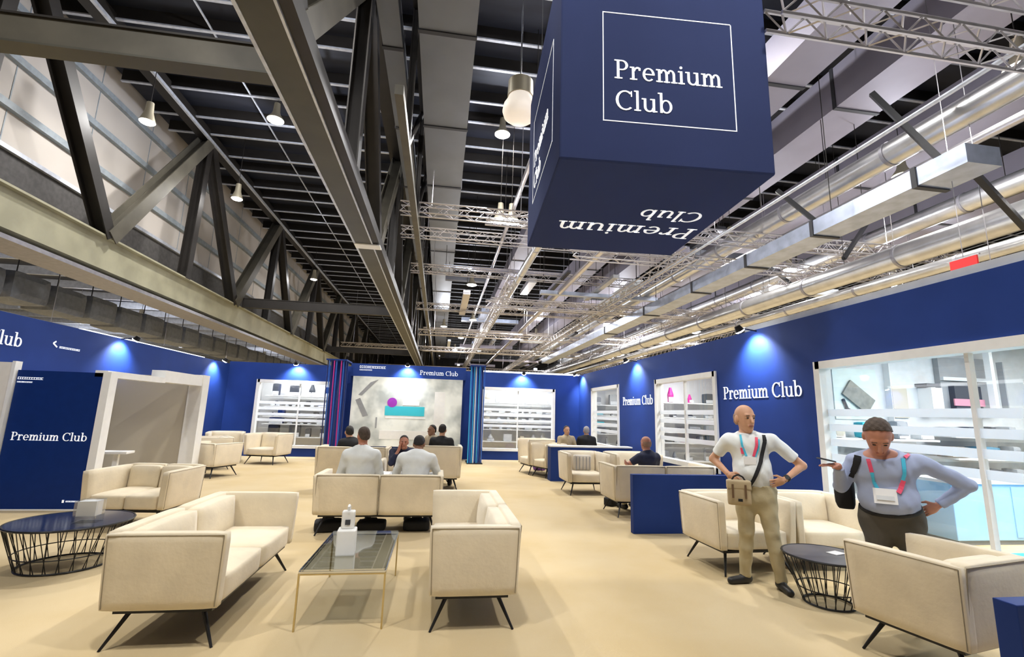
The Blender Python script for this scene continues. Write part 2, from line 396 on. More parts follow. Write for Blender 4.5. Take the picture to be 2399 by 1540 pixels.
# ------------------------------------------------------------------ stand at the back
t = thing('exhibition_stand', 'blue stand with header and rod screens at the back wall', 'stand', (0, 16.5, 0))
MB().box(-3.0, 0, 2.70, .85, .4, 3.13).build('header', M_blue, t)
MB().box(-3.0, .1, 0, .85, .4, .42).build('plinth', M_bluepanel, t)
MB().box(-3.0, .1, .42, -2.9, .4, 2.7).build('side_post', M_blue, t)
MB().box(.75, .1, .42, .85, .4, 2.7).build('side_post', M_blue, t)
lg = MB(); tinylogo(lg, (-2.72, -.001, 2.98), (1, 0, 0), (0, 0, 1), .86, .075, seed=9); tinylogo(lg, (-2.72, -.001, 2.9), (1, 0, 0), (0, 0, 1), .4, .035, seed=10)
lg.build('logo', M_text, t)
q = 1.3/text_w('Premium Club'); words((('Premium', (-.72, -.001, 2.83), (1, 0, 0), (0, 0, 1), q, .006), ('Club', (-.72+text_w('Premium ')*q, -.001, 2.83), (1, 0, 0), (0, 0, 1), q, .006)), 'word', t)
def picmat():
    m = bpy.data.materials.new('screen_picture'); m.use_nodes = True; nt = m.node_tree; b = nt.nodes['Principled BSDF']
    tc = nt.nodes.new('ShaderNodeTexCoord'); n = nt.nodes.new('ShaderNodeTexNoise'); n.inputs['Scale'].default_value = 1.3; n.inputs['Detail'].default_value = 3
    nt.links.new(tc.outputs['Object'], n.inputs[0])
    v = nt.nodes.new('ShaderNodeTexVoronoi'); v.inputs['Scale'].default_value = 1.6; nt.links.new(tc.outputs['Object'], v.inputs[0])
    r = nt.nodes.new('ShaderNodeValToRGB'); r.color_ramp.elements[0].color = (.36, .38, .36, 1); r.color_ramp.elements[1].color = (.66, .67, .62, 1)
    r.color_ramp.elements[0].position = .38; r.color_ramp.elements[1].position = .6
    nt.links.new(n.outputs[0], r.inputs[0]); nt.links.new(r.outputs[0], b.inputs['Base Color'])
    nt.links.new(r.outputs[0], b.inputs['Emission Color']); b.inputs['Emission Strength'].default_value = .25; b.inputs['Roughness'].default_value = .25
    return m
t = thing('picture_screen', 'large pale grey picture screen with a cyan box graphic in the stand', 'screen', (-1.07, 16.48, 1.56))
MB().box(-1.83, 0, -1.14, 1.83, .06, 1.14).build('picture', picmat(), t)
g = MB(); g.box(-.72, -.008, -.13, .58, 0, .18); g.build('cyan_block', M_teal, t)
g = MB(); g.lathe([(.001, 0), (.16, 0), (.16, .008), (.001, .008)], n=20); g.v = [(x-.50, -z-.001, y+.30) for x, y, z in g.v]; g.build('magenta_disc', mat('plum', (.30, .03, .40), .5), t)
g = MB(); g.hexa([(-1.7, -.006, .35), (-1.55, -.006, .42), (-1.25, -.006, -.15), (-1.42, -.006, -.2), (-1.7, 0, .35), (-1.55, 0, .42), (-1.25, 0, -.15), (-1.42, 0, -.2)])
g.hexa([(-1.25, -.006, .95), (-1.0, -.006, 1.05), (-1.5, -.006, .5), (-1.62, -.006, .52), (-1.25, 0, .95), (-1.0, 0, 1.05), (-1.5, 0, .5), (-1.62, 0, .52)])
g.box(-1.0, -.006, -.55, -.95, 0, -.2); g.build('dark_shapes', M_grey, t)
g = MB(); g.box(-.7, -.006, -.22, .62, 0, -.16); g.box(.9, -.006, -.6, 1.25, 0, .7); g.box(-.85, -.006, -.9, .85, 0, -.62); g.box(-.15, -.006, .22, .40, 0, .36); g.build('pale_shapes', M_white, t)
# rod screens either side
def rods(x0, x1, cols, label, y=15.6):
    tt = thing('rod_screen', label, 'screen', ((x0+x1)/2, y, 0)); h = (x1-x0)/2
    MB().box(-h-.03, -.15, 0, h+.03, .75, .03).build('base', M_black, tt)
    MB().box(-h-.03, -.15, 3.1, h+.03, .75, 3.14).build('top_rail', M_blue, tt)
    MB().box(-h+.02, .35, .03, h-.02, .40, 3.1).build('back_board', M_blue, tt)
    n = 9
    for i in range(n):
        x = -h+2*h*i/(n-1); MB().tube((x, random.choice((-.1, 0, .1, .2)), .03), (x, random.choice((-.1, 0, .1, .2)), 3.1), .018, n=6).build('rod', cols[i % len(cols)], tt)
M_rb = mat('rod_blue', (.04, .16, .60), .3, metal=.3); M_rc = mat('rod_cyan', (.05, .45, .85), .3, metal=.3); M_rn = mat('rod_navy', (.02, .03, .12), .3)
rods(-3.55, -2.98, [M_rn, M_rb, M_rn, M_mag, M_rb, M_rn, M_mag, M_rb, M_rn], 'blue and red vertical rod screen left of the stand')
rods(.98, 1.42, [M_rc, M_rb, M_rc, M_white, M_rb, M_rc, M_rb, M_rn, M_rb], 'cyan and blue vertical rod screen right of the stand')

# ------------------------------------------------------------------ wall spotlights
def spotlight(loc, d, label, idx):   # d: direction away from wall (unit)
    tt = thing('wall_spotlight', label, 'spotlight', loc, 0, 'spotlights along the wall tops')
    d = Vector(d)
    MB().path([d*-.02+Vector((0, 0, -.02)), d*.30+Vector((0, 0, .02))], .012).build('arm', M_black, tt)
    hc = d*.34
    a = Vector(hc)+Vector((0, 0, .05)); b = Vector(hc)-d*.05+Vector((0, 0, -.03))
    MB().tube(a, b, .045, .07, n=14).build('head', M_black, tt, smooth=True)
    ax = (b-a).normalized()
    MB().tube(b+ax*.002, b+ax*.02, .075, .06, n=14).build('lens', M_lampw, tt)
    l = bpy.data.lights.new('spot', 'SPOT'); l.energy = 150; l.spot_size = radians(120); l.spot_blend = .8; l.color = (.80, .88, 1); l.shadow_soft_size = .05
    o = bpy.data.objects.new('spot_lamp', l); C.objects.link(o)
    o.location = Vector(loc)+b+ax*.05
    aim = (-d*1.0+Vector((0, 0, -1.5))).normalized(); o.rotation_euler = aim.to_track_quat('-Z', 'Y').to_euler()
for y, lb in ((6.94, 'bright spotlight on right wall above the bald man'), (11.74, 'spotlight on right wall, between the two distant windows'), (16.5, 'farthest spotlight on the right wall, by the back corner'), (2.1, 'spotlight on right wall above the glass display front')):
    spotlight((XR, y, 3.07), (-1, 0, 0), lb, 0)
for y, lb in ((11.46, 'spotlight on left wall above the white portal'), (15.9, 'farthest spotlight on the left wall, by the corner')):
    spotlight((XL, y, 2.99), (1, 0, 0), lb, 0)
for x, lb in ((-4.82, 'spotlight above the far left window'), (2.93, 'spotlight above the far right window')):
    spotlight((x, YB, 3.05), (0, -1, 0), lb, 0)
spotlight((-1.13, 16.5, 3.12), (0, -1, 0), 'spotlight above the picture screen of the stand', 0)
# glowing fascias of the neighbouring booths just behind the walls
for (a, lb) in (((1.2, 19.3, 3.0, 6.0, 19.4, 3.32), 'white lit fascia behind the back wall, right side'), ((-7.5, 19.3, 2.9, -3.5, 19.4, 3.22), 'white lit fascia behind the back wall, left side'), ((-7.9, 11.5, 2.95, -7.8, 17, 3.16), 'white lit strip behind the left wall top')):
    b = MB(); b.box(*a); x0, y0, z0, x1, y1, z1 = a
    f_ = tag(b.build('lit_fascia', M_fascia), lb, 'sign')
    MB().box(x0, y0+.02, 0, x0+.06, y1-.02, z0).build('post', M_white, f_); MB().box(x1-.06, y0+.02, 0, x1, y1-.02, z0).build('post', M_white, f_)
# ------------------------------------------------------------------ hanging fabric cube
BX, BY, BR = 1.077, 4.35, -.058; BW, BD, BZ, BH = 2.35, 2.66, 4.2, 2.5
t = thing('hanging_sign_cube', 'large dark blue hanging cube with Premium Club lettering', 'hanging sign', (BX, BY, BZ), BR)
body = MB().box(0, 0, 0, BW, BD, BH).build('fabric_body', M_boxblue, t, bevel=.02)
fm = MB(); x0, x1, z0, z1 = .46, 1.93, .47, 1.79
fm.box(x0, -.004, z0, x1, 0, z0+.010); fm.box(x0, -.004, z1, x1, 0, z1+.010); fm.box(x0, -.004, z0, x0+.010, 0, z1); fm.box(x1, -.004, z0, x1+.010, 0, z1)
fm.box(-.004, .45, z0, 0, .46, z1); fm.box(-.004, 2.1, z0, 0, 2.11, z1); fm.box(-.004, .45, z1, 0, 2.11, z1+.01); fm.box(-.004, .45, z0, 0, 2.11, z0+.01)
fm.build('outline_frame', M_text, t)
s1 = 1.22/text_w('Premium')
text(MB(), 'Premium', (.585, -.0005, .985), (1, 0, 0), (0, 0, 1), s1).build('front_lettering', M_text, t); text(MB(), 'Club', (.585, -.0005, .985-s1*1.15), (1, 0, 0), (0, 0, 1), s1).build('front_lettering', M_text, t)
text(MB(), 'Premium', (-.0005, 1.98, .985), (0, -1, 0), (0, 0, 1), s1).build('side_lettering', M_text, t); text(MB(), 'Club', (-.0005, 1.98, .985-s1*1.15), (0, -1, 0), (0, 0, 1), s1).build('side_lettering', M_text, t)
s2 = 2.0/text_w('Premium')
text(MB(), 'Premium', (2.25, 1.55, 0.0005), (-1, 0, 0), (0, 1, 0), s2*.98).build('underside_lettering', M_text, t); text(MB(), 'Club', (2.12, 1.55-s2*.98, 0.0005), (-1, 0, 0), (0, 1, 0), s2*.8).build('underside_lettering', M_text, t)
for x, y in ((.15, .15), (BW-.15, .15), (.15, BD-.15), (BW-.15, BD-.15)):
    MB().tube((x, y, BH), (x, y, 11.6-BZ), .008, n=5).build('hanging_cable', M_chrome, t)

# ------------------------------------------------------------------ hall roof
ZR = 11.9; ZH = ZR
DU = [(-.86, .34, 9.5), (-1.75, -1.3, 9.9), (7.15, 8.2, 9.5), (9.52, 10.75, 9.5), (12.9, 14.3, 9.5), (3.4, 4.2, 9.7), (17.0, 18.6, 9.0)]
def top_at(x, z=0, low=None):      # height of whatever hangs above x: a duct or the roof
    if x < -10.7: return 6.4
    return min([d[2] for d in DU if d[0]-.06 < x < d[1]+.06 and d[2] > z]+[ZR])
roof = struct(MB().box(-10.6, -3, ZR, 45, 92, ZR+.2).build('ceiling', M_roof))
pu = thing('roof_purlins', 'pale steel purlins crossing under the dark hall roof', 'purlins', (0, 0, 0))
y = -1.0; k = 0
while y < 88:
    pq = MB().box(-10.4, y-.045, ZR-.42, 44, y+.045, ZR-.38).build('purlin', M_purlin, pu); MB().box(-10.4, y-.012, ZR-.38, 44, y+.012, ZR).build('purlin_web', M_steel, pq)
    k += 1; y += 1.55 if k % 2 else 1.1
for x in (-6.6, -4.4, 3.0, 5.2, 12.0, 17, 23, 29):
    MB().box(x-.02, -2, ZR-.40, x+.02, 88, ZR-.36).build('sag_rod', M_purlin, pu)
struct(MB().box(-45, 92, 0, 45, 92.3, 16).build('wall_hall_far', M_greywall))
struct(MB().box(-45, -4.3, 0, 45, -4, 16).build('wall_hall_near', M_greywall))
struct(MB().box(44.5, -4, 0, 45, 92, 12).build('wall_hall_right', M_greywall))
# clerestory
cw = struct(MB().box(-10.9, -3, 7.5, -10.7, 92, 16).build('wall_clerestory', M_clad))
MB().box(-10.75, -3, 5.9, -10.6, 92, 7.5).build('lower_band', M_greywall, cw)
for z in (8.55, 9.75, 10.95, 12.3):
    MB().box(-10.72, -3, z-.09, -10.56, 92, z+.09).build('girt', M_girt, cw)
for i in range(34):
    MB().box(-10.715, -1+i*2.6, 7.5, -10.69, -.97+i*2.6, 16).build('panel_joint', M_girt, cw)
MB().box(-10.7, -3, 7.45, -10.5, 92, 7.56).build('sill', M_purlin, cw)
struct(MB().box(-10.9, -3, 16, -9.0, 92, 16.2).build('ceiling_clerestory', M_roof))
struct(MB().box(-9.1, -3, 12.1, -9.0, 92, 16).build('wall_clerestory_inner', M_roof))
# low bay on the left
lb = struct(MB().box(-45, -3, 6.4, -10.75, 92, 6.6).build('ceiling_low_bay', M_roof))
pu = thing('roof_purlins', 'steel purlins under the low bay roof at left', 'purlins', (0, 0, 0))
for i in range(44):
    MB().box(-44, -1+i*2.0, 6.1, -10.8, -.9+i*2.0, 6.4).build('purlin', M_purlin, pu)
struct(MB().box(-45.2, -3, 0, -45, 92, 6.6).build('wall_hall_left', M_greywall))

# ------------------------------------------------------------------ main steel trusses
XA, ZB, ZT = -9.15, 6.0, 11.3
t = thing('roof_truss', 'deep steel roof truss with beige lower chord on the left', 'roof truss', (XA, 0, 0), 0)
MB().box(-.55, -2, ZB-.86, -.10, 90, ZB-.02).build('lower_chord', M_chord, t)
MB().box(-.95, -2, ZB-1.12, .02, 90, ZB-1.02).build('bottom_flange', M_flange, t)
MB().box(-.75, -2, ZB-1.02, -.45, 90, ZB-.86).build('chord_web', M_steel, t)
MB().box(-.6, -2, ZB-.03, .05, 90, ZB+.02).build('chord_top_plate', M_chord, t)
MB().box(-.2, -2, ZT, .2, 90, ZT+.35).build('upper_chord', M_steel, t)
MB().box(.18, -2, ZT-.08, .26, 90, ZT+.02).build('chord_edge', M_purlin, t)
def strut(p, a, b, w, name='diagonal', m=M_steel):
    # H-section: two flanges and a web
    a = Vector(a); b = Vector(b)
    mb = MB(); d = (b-a).normalized(); side = Vector((1, 0, 0)); 
    off = side*(w/2)
    mb.beam(a-off, b-off, .03, w, upv=side.cross(d)); mb.beam(a+off, b+off, .03, w, upv=side.cross(d)); mb.beam(a, b, w, .025, upv=side.cross(d))
    return mb.build(name, m, p)
yb = 13.75-8.1*2; i = 0
while yb < 88:
    strut(t, (-.1, yb, ZB), (0, yb+4.0, ZT), .40, 'diagonal', M_steelw)
    strut(t, (-.1, yb+8.1, ZB), (0, yb+4.2, ZT), .34)
    strut(t, (-.1, yb+4.05, ZB), (0, yb+4.05, ZT), .30, 'post')
    yb += 8.1
XC = -2.25
t = thing('roof_truss', 'steel roof truss with broad lit lower chord over the middle', 'roof truss', (XC, 0, 0), 0)
MB().box(-.22, -2, ZB, .20, 90, ZB+.05).build('lower_flange', M_chord2, t)
MB().box(-.02, -2, ZB+.05, .02, 90, ZB+.36).build('web', M_steelw, t)
MB().box(-.22, -2, ZB+.36, .20, 90, ZB+.41).build('upper_flange', M_steelw, t)
MB().box(.24, -2, ZB+.02, .40, 90, ZB+.30).build('side_channel', M_steel, t)
MB().box(-.27, -2, ZB-.01, -.22, 90, ZB+.10).build('cable_tray', M_purlin, t)
MB().box(.2, -2, ZB-.01, .235, 90, ZB+.08).build('edge_angle', M_purlin, t)
MB().box(-.2, -2, ZT, .2, 90, ZT+.35).build('upper_chord', M_steel, t)
yb = 13.75-8.1*2
while yb < 88:
    strut(t, (.1, yb, ZB+.4), (.1, yb+4.0, ZT), .38, 'diagonal', M_steelw)
    strut(t, (.1, yb+8.1, ZB+.4), (.1, yb+4.2, ZT), .34)
    strut(t, (.1, yb+4.05, ZB+.4), (.1, yb+4.05, ZT), .30, 'post')
    yb += 8.1
MB().box(-.26, 12.6, ZB-.03, .42, 12.95, ZB).build('splice_plate', M_white, t)
for yy, h, lbl in ((6.2, .36, 'nearest dark cross beam joining the two roof trusses, top left'), (22.6, .36, 'second dark cross beam between the roof trusses'), (38.8, .36, 'third, distant cross beam between the roof trusses'), (55, .36, 'farthest cross beam between the roof trusses')):
    t = thing('cross_beam', lbl, 'beam', (0, yy, 0))
    MB().box(XA+.06, -.13, ZB, XC-.24, .13, ZB+.03).build('lower_flange', M_chord2 if yy < 10 else M_steel, t)
    MB().box(XA+.06, -.10, ZB+.03, XC-.24, .10, ZB+.40).build('web', M_steelw if yy < 10 else M_steel, t)
    MB().box(XA+.06, -.13, ZB+.40, XC-.24, .13, ZB+.43).build('upper_flange', M_steel, t)
# grid of thin rods beyond the centre truss (secondary lattice columns, seen nearly edge-on)
for x, lbl in ((-1.05, 'dark vertical lattice trusses beyond the middle roof truss'),):
    t = thing('bracing_truss', lbl, 'roof truss', (x, 0, 0))
    MB().box(-.08, 8, 7.3, .08, 90, 7.5).build('lower_chord', M_steelw, t); MB().box(-.08, 8, 11.0, .08, 90, 11.3).build('upper_chord', M_steel, t)
    yb = 10
    while yb < 88:
        strut(t, (0, yb, 7.5), (0, yb, 11), .12, 'post'); strut(t, (0, yb, 7.5), (0, yb+4, 11), .10); yb += 4.05

# ------------------------------------------------------------------ ducts, pipes
def boxduct(x0, x1, z0, z1, y0, y1, seams, m, label):
    t = thing('air_duct', label, 'duct', ((x0+x1)/2, y0, z0)); h = (x1-x0)/2
    MB().box(-h, 0, 0, h, y1-y0, z1-z0).build('duct_body', m, t)
    for s in seams: MB().box(-h-.02, s-y0-.05, -.03, h+.02, s-y0+.05, z1-z0+.02).build('seam', M_seam, t)
    for s in range(int(y0)+3, int(y1), 9): MB().tube((-h+.1, s-y0, z1-z0), (-h+.1, s-y0, ZH-z0), .012, n=4).build('hanger_rod', M_steel, t)
boxduct(-.86, .34, 9.5, 10.3, 3, 70, [8.9, 12.3, 15.9, 18.9, 22.9, 26.6, 31, 36, 42, 50], M_duct, 'wide grey duct running away over the middle of the hall')
boxduct(-1.75, -1.3, 9.9, 10.3, 4, 70, [10, 13.2, 17, 21, 26, 32], M_duct, 'narrow grey duct beside the middle roof truss')
boxduct(7.15, 8.2, 9.5, 10.4, 2, 60, [9.0, 13, 18, 24, 32], M_ductl, 'lilac grey duct just right of the hanging cube')
boxduct(9.52, 10.75, 9.5, 10.6, 2, 60, [9.5, 14.5, 20, 27, 36], M_ductl, 'second lilac grey duct right of the hanging cube')
boxduct(12.9, 14.3, 9.5, 10.5, 2, 60, [8, 13, 19, 26], M_ductl, 'third lilac grey duct at right, behind the big pipe')
boxduct(3.4, 4.2, 9.7, 10.3, 12, 70, [15, 19, 24, 30, 38], M_ductl, 'grey duct seen beneath the hanging cube')
boxduct(8.55, 9.25, 6.0, 6.35, 6.1, 40, [7, 9.5, 12, 15, 19, 24], M_silver, 'bluish silver duct low on the right')
boxduct(17.0, 18.6, 9.0, 10.0, 6, 60, [9, 14, 20, 27], M_ductl, 'fourth lilac grey duct far at right')
def roundpipe(x, z, r, y0, y1, m, label, joints=True, hz=None):
    hz = hz or ZH
    t = thing('round_pipe', label, 'pipe', (x, y0, z))
    MB().tube((0, 0, 0), (0, y1-y0, 0), r, n=20).build('pipe_body', m, t, smooth=True)
    if joints:
        s = 3
        while s < y1-y0 and s < 40: MB().tube((0, s, 0), (0, s+.08, 0), r*1.06, n=20).build('joint_ring', M_flange, t, smooth=True); s += 3.2
    s = 2
    while s < y1-y0 and s < 50: MB().tube((0, s, r), (0, s, top_at(x, z)-z), .012, n=4).build('hanger_rod', M_steel, t); s += 6
roundpipe(9.55, 7.5, .27, 2, 70, M_round, 'large shiny round duct running back at upper right', hz=9.48)
roundpipe(7.25, 6.5, .035, 1.5, 60, M_purlin, 'thin pale conduit between cube and shiny duct', False, 9.48)
roundpipe(11.8, 6.0, .30, 4, 70, M_round, 'second shiny round duct, lower and further right')
roundpipe(13.6, 6.0, .18, 4, 70, M_round, 'slim round duct at the right edge', hz=9.48)
roundpipe(10.55, 7.4, .10, 2, 70, M_truss, 'slim pipe beside the large shiny duct', False, 9.48)
roundpipe(3.2, 7.6, .16, 10, 70, M_round, 'round pipe receding behind the hanging cube')
roundpipe(5.2, 7.2, .12, 10, 70, M_truss, 'thin pipe receding right of the picture centre', False)
roundpipe(15.2, 8.2, .30, 8, 70, M_round, 'distant round duct beyond the second shiny duct')
roundpipe(2.1, 8.4, .07, 9, 70, M_truss, 'narrow pipe left of the hanging cube', False)
for i, (x0, y0, z0, x1, z1) in enumerate([(8.9, 6.4, 6.0, 10.9, 5.2), (8.9, 9.5, 6.0, 8.2, 7.2), (8.9, 6.8, 6.3, 8.3, 8.0), (11.8, 12, 6.3, 13.5, 8), (13.0, 15, 6.0, 11.5, 7.6)]):
    tag(MB().beam((x0, y0, z0+.2), (x1, y0+.6, z1+.2), .10, .10).build('brace', M_black), ['black sloping brace below the bluish duct', 'black brace right of the bluish duct', 'upright black brace at the bluish duct end', 'black brace beside the second shiny duct', 'black brace between the far round ducts'][i], 'brace')
# grey fabric duct blocks on the left
for i in range(26):
    y0 = 10.2+i*1.55
    o = MB().pillow(-.55, 0, 0, .55, 1.38, .88, .02, .02, .02, n=4).build('fabric_duct_block', M_fabduct, loc=(-12.6, y0, 4.32+.05*(i % 2)))
    tag(o, 'dark grey block of the segmented duct above the left wall', 'duct', 'duct blocks above the left wall')
    MB().tube((0, .7, .86), (0, .7, 2.08-.05*(i % 2)), .02, n=4).build('hanger', M_steel, o)

# ------------------------------------------------------------------ lighting trusses (aluminium lattice)
def lattice(x0, x1, y, z, s, label, along='x', m=M_truss):
    t = thing('lighting_truss', label, 'truss', (x0, y, z) if along == 'x' else (y, x0, z)); L = x1-x0
    mp = (lambda a, b, c: (a, b, c)) if along == 'x' else (lambda a, b, c: (b, a, c))
    for b, c in ((0, 0), (s, 0), (0, s), (s, s)): MB().tube(mp(0, b, c), mp(L, b, c), .025, n=6).build('chord', m, t)
    mb = MB(); n = max(2, int(L/(s*1.0))); st = L/n
    for i in range(n):
        a = i*st; b = a+st; 
        if i % 2: a, b = b, a
        mb.tube(mp(a, 0, 0), mp(b, 0, s), .012, n=4, cap=False); mb.tube(mp(a, s, s), mp(b, s, 0), .012, n=4, cap=False)
        mb.tube(mp(a, 0, 0), mp(b, s, 0), .012, n=4, cap=False); mb.tube(mp(a, 0, s), mp(b, s, s), .012, n=4, cap=False)
    mb.build('lacing', m, t)
    k = 0
    for a in np.arange(1, L, 6.0): MB().tube(mp(a, s/2, s), mp(a, s/2, top_at(x0+a if along == 'x' else y+s/2, z)-z), .01, n=4).build('hanger_cable', m, t)
    return t
lattice(3.45, 11, 3.98, 6.0, .26, 'nearest aluminium lattice truss crossing the upper right corner')
lattice(3.6, 12.5, 3.55, 6.35, .26, 'upper aluminium lattice truss at the top right corner')
specs = [(-1.6, 20, 14.6, 7.9), (-1.8, 22, 17.2, 8.1), (1, 24, 12.4, 6.9), (4, 24, 14.2, 6.7), (-1.6, 9, 20.5, 7.7), (2, 26, 20.2, 6.3), (2, 26, 22.8, 6.8), (-1.6, 26, 26, 7.2), (-1.6, 28, 30, 6.4), (-1.5, 28, 35, 7.4), (-8.5, 28, 41, 6.8), (-8.5, 28, 48, 7.6), (-8.5, 28, 57, 6.6), (-8.5, 28, 68, 7.2)]
far = ['fourteenth', 'thirteenth']
nm = ['left of the cube near the twin lamp', 'just beyond the twin lamp', 'right behind the hanging cube', 'right of the cube above the pendant lamps', 'crossing the wide grey duct', 'at mid distance over the right ducts', 'above the second pendant lamp row', 'behind the second lamp row', 'low over the far lounge', 'higher over the far lounge', 'crossing beneath the far cross beam', 'far down the hall', 'second farthest down the hall', 'farthest down the hall']
for (a, b, y, z), n_ in zip(specs, nm): lattice(a, b, y, z, .34, 'aluminium lattice truss '+n_)
for x, y0, y1, z, n_ in ((2.6, 19, 60, 7.0, 'running back left of the pale ducts'), (7.0, 12.5, 60, 6.3, 'running back over the right windows'), (12.5, 12.5, 60, 6.6, 'running back at far right'), (16.5, 14, 60, 6.4, 'running back beyond the second shiny duct')): lattice(y0, y1, x, z, .34, 'aluminium lattice truss '+n_, 'y')
lattice(9, 60, -11.9, 3.62, .26, 'thin lattice truss just above the left blue wall', 'y')
lattice(9, 60, -15.4, 5.0, .3, 'lattice truss in the low bay at left', 'y')
lattice(9, 60, -19.4, 4.8, .3, 'far lattice truss deep in the low bay at left', 'y')
# assorted cable trays and service boxes hung beneath the roof, seen far down the hall
rs = random.Random(11)
for i in range(100):
    y = 15+i*.62; x = rs.uniform(-.5, 22); ln = rs.uniform(1.5, 6); z = rs.uniform(7.0, 8.5); w = rs.uniform(.15, .5)
    m = rs.choice([M_ductl, M_ductl, M_round, M_truss, M_seam, M_silver, M_lgrey])
    ax = rs.random() < .45
    mb = MB(); (mb.box(0, 0, 0, ln, w, w*.6) if ax else mb.box(0, 0, 0, w, ln, w*.6))
    o = tag(mb.build('service_duct', m, loc=(x, y, z)), 'short grey service duct among the far ceiling clutter', 'duct', 'service ducts hung under the far roof')
    MB().tube((w*.5, w*.5, w*.6), (w*.5, w*.5, top_at(x+w*.5, z)-z), .012, n=4).build('hanger', M_steel, o)

# red and cream banners hung behind the right wall
p = hitX(2262, 632, 9.0)
t = thing('hanging_banner', 'small red banner hanging beyond the right blue wall', 'banner', p)
MB().box(-.03, -.22, -.35, 0, .22, .2).build('cloth', M_red, t); MB().tube((-.015, -.26, .21), (-.015, .26, .21), .015, n=6).build('rod', M_truss, t); MB().tube((-.015, 0, .21), (-.015, 0, ZH-p.z), .008, n=4).build('cable', M_truss, t)
p = hitX(2325, 628, 9.6)
t = thing('hanging_banner', 'cream banner hanging beside the red one beyond the right wall', 'banner', p)
MB().box(-.03, -.4, -.35, 0, .35, .12).build('cloth', M_cream, t); MB().tube((-.015, -.4, .13), (-.015, .4, .13), .015, n=6).build('rod', M_truss, t); MB().tube((-.015, 0, .13), (-.015, 0, ZH-p.z), .008, n=4).build('cable', M_truss, t)

# ------------------------------------------------------------------ high bay lamps
def highbay(px, py, z, label, r=.26, power=None, top=ZH, on=True, group=None):
    p = hitZ(px, py, z) if py is not None else Vector(px)
    t = thing('high_bay_lamp', label, 'lamp', p, 0, group)
    MB().lathe([(.02, .62), (.09, .60), (.11, .30), (.14, .20), (r, .02), (r, 0)], n=24).build('reflector', M_housing, t, smooth=True)
    MB().lathe([(.001, -.055), (r*.5, -.05), (r*.85, -.025), (r*.97, .0), (.001, .002)], n=24).build('lens', M_lamp, t, smooth=True)
    MB().tube((0, 0, .62), (0, 0, max(.7, (top_at(p.x, p.z) if top > 7 else top)-p.z)), .01, n=5).build('cable', M_steel, t)
    l = bpy.data.lights.new('lamp', 'AREA'); l.shape = 'DISK'; l.size = r*2; l.energy = power or HB_W; l.color = (1, .96, .89)
    o = bpy.data.objects.new('high_bay_light', l); C.objects.link(o); o.location = p-Vector((0, 0, .075))
    l = bpy.data.lights.new('lamp_spill', 'POINT'); l.energy = (power or HB_W)*.8; l.color = (.86, .90, 1); l.shadow_soft_size = .12
    o = bpy.data.objects.new('high_bay_spill', l); C.objects.link(o); o.location = p-Vector((0, 0, .22)); return t
# big pendant dome beside the cube
p = hitZ(1218, 262, 7.2)
t = thing('pendant_lamp', 'large off-white dome pendant lamp partly hidden by the cube', 'lamp', p)
MB().lathe([(.03, .62), (.20, .60), (.23, .26), (.31, .12), (.33, 0), (.30, -.10), (.22, -.17), (.001, -.20)], n=28).build('dome', M_lens, t, smooth=True)
MB().lathe([(.001, .64), (.235, .62), (.245, .30), (.20, .28)], n=28).build('housing', M_housing, t, smooth=True)
MB().tube((0, 0, .62), (0, 0, ZH-p.z), .015, n=6).build('cable', M_chrome, t)
for px, py, z, lb in ((1172, 516, 8, 'left lamp of the warm twin lamp by the cube'), (1198, 518, 8, 'right lamp of the warm twin lamp by the cube'), (1105, 668, 8, 'high bay lamp over the middle aisle of the hall'), (1712, 568, 8.2, 'bright high bay lamp right of the cube base'), (2115, 412, 8.6, 'high bay lamp beneath the large shiny duct'), (1850, 632, 8, 'high bay lamp over the right blue wall'), (2098, 668, 7.2, 'flat high bay lamp nearest the right wall top'), (2225, 612, 8, 'high bay lamp beside the red banner'), (2392, 158, 8.3, 'warm lamp cropped at the upper right edge'), (1108, 750, 8, 'small distant lamp over the middle aisle'), (1080, 792, 8, 'smaller distant lamp left of the aisle lamp'), (1065, 820, 8, 'farthest lamp over the middle aisle'), (1372, 762, 8, 'distant lamp over the right lounge'), (1250, 828, 8, 'far distant lamp near the back right corner'), (1630, 780, 7.5, 'lamp above the tall side window'), (1430, 842, 7.5, 'far lamp near the right wall top')):
    highbay(px, py, z, lb, power=HB_W*(.5 if 'twin' in lb else 1))
for px, py, z, lb in ((345, 286, 9.4, 'lamp hanging against the clerestory cladding, nearest'), (555, 466, 9.4, 'second lamp hanging against the clerestory cladding'), (735, 655, 9.4, 'third, distant lamp against the clerestory cladding')):
    highbay(px, py, z, lb, r=.2, power=HB_W*.28)
for (x, y, z), lb in (((-5.6, -1, 10.5), 'unseen added lamp behind the viewer, left bay'), ((4.5, 0.5, 10.5), 'unseen added lamp behind the viewer, above the right side'), ((-3.6, 9, 10.8), 'lamp high between trusses over the lounge'), ((-5.8, 15, 10.8), 'lamp high between trusses near the left wall'), ((4.8, 10, 10.8), 'lamp high over the right seating'), ((1.6, 14.5, 10.9), 'lamp high over the back of the lounge'), ((-.8, 1.0, 10.8), 'unseen added lamp high above the viewer')):  # those around the viewer are unseen, added to light surfaces facing the camera
    highbay((x, y, z), None, z, lb, power=HB_W*(1.5 if 'viewer' in lb else 1.5))
for i, (x, y) in enumerate(((5, 30), (12, 30), (19, 26), (0, 38), (8, 40), (17, 42), (4, 52), (13, 56), (22, 50), (26, 34))):  # extra lamps, added to brighten the far end of the hall
    highbay((x, y, 8.4), None, 8.4, 'added high bay lamp '+['over the far hall behind the cube', 'far away over the right ducts', 'far right beyond the shiny ducts', 'far down the middle aisle', 'distant, right of the middle aisle', 'distant, above the right wall end', 'very distant, near the vanishing point', 'very distant, over the right wall corner', 'very distant at far right', 'distant at the far right edge of the hall'][i], power=HB_W*2.2)
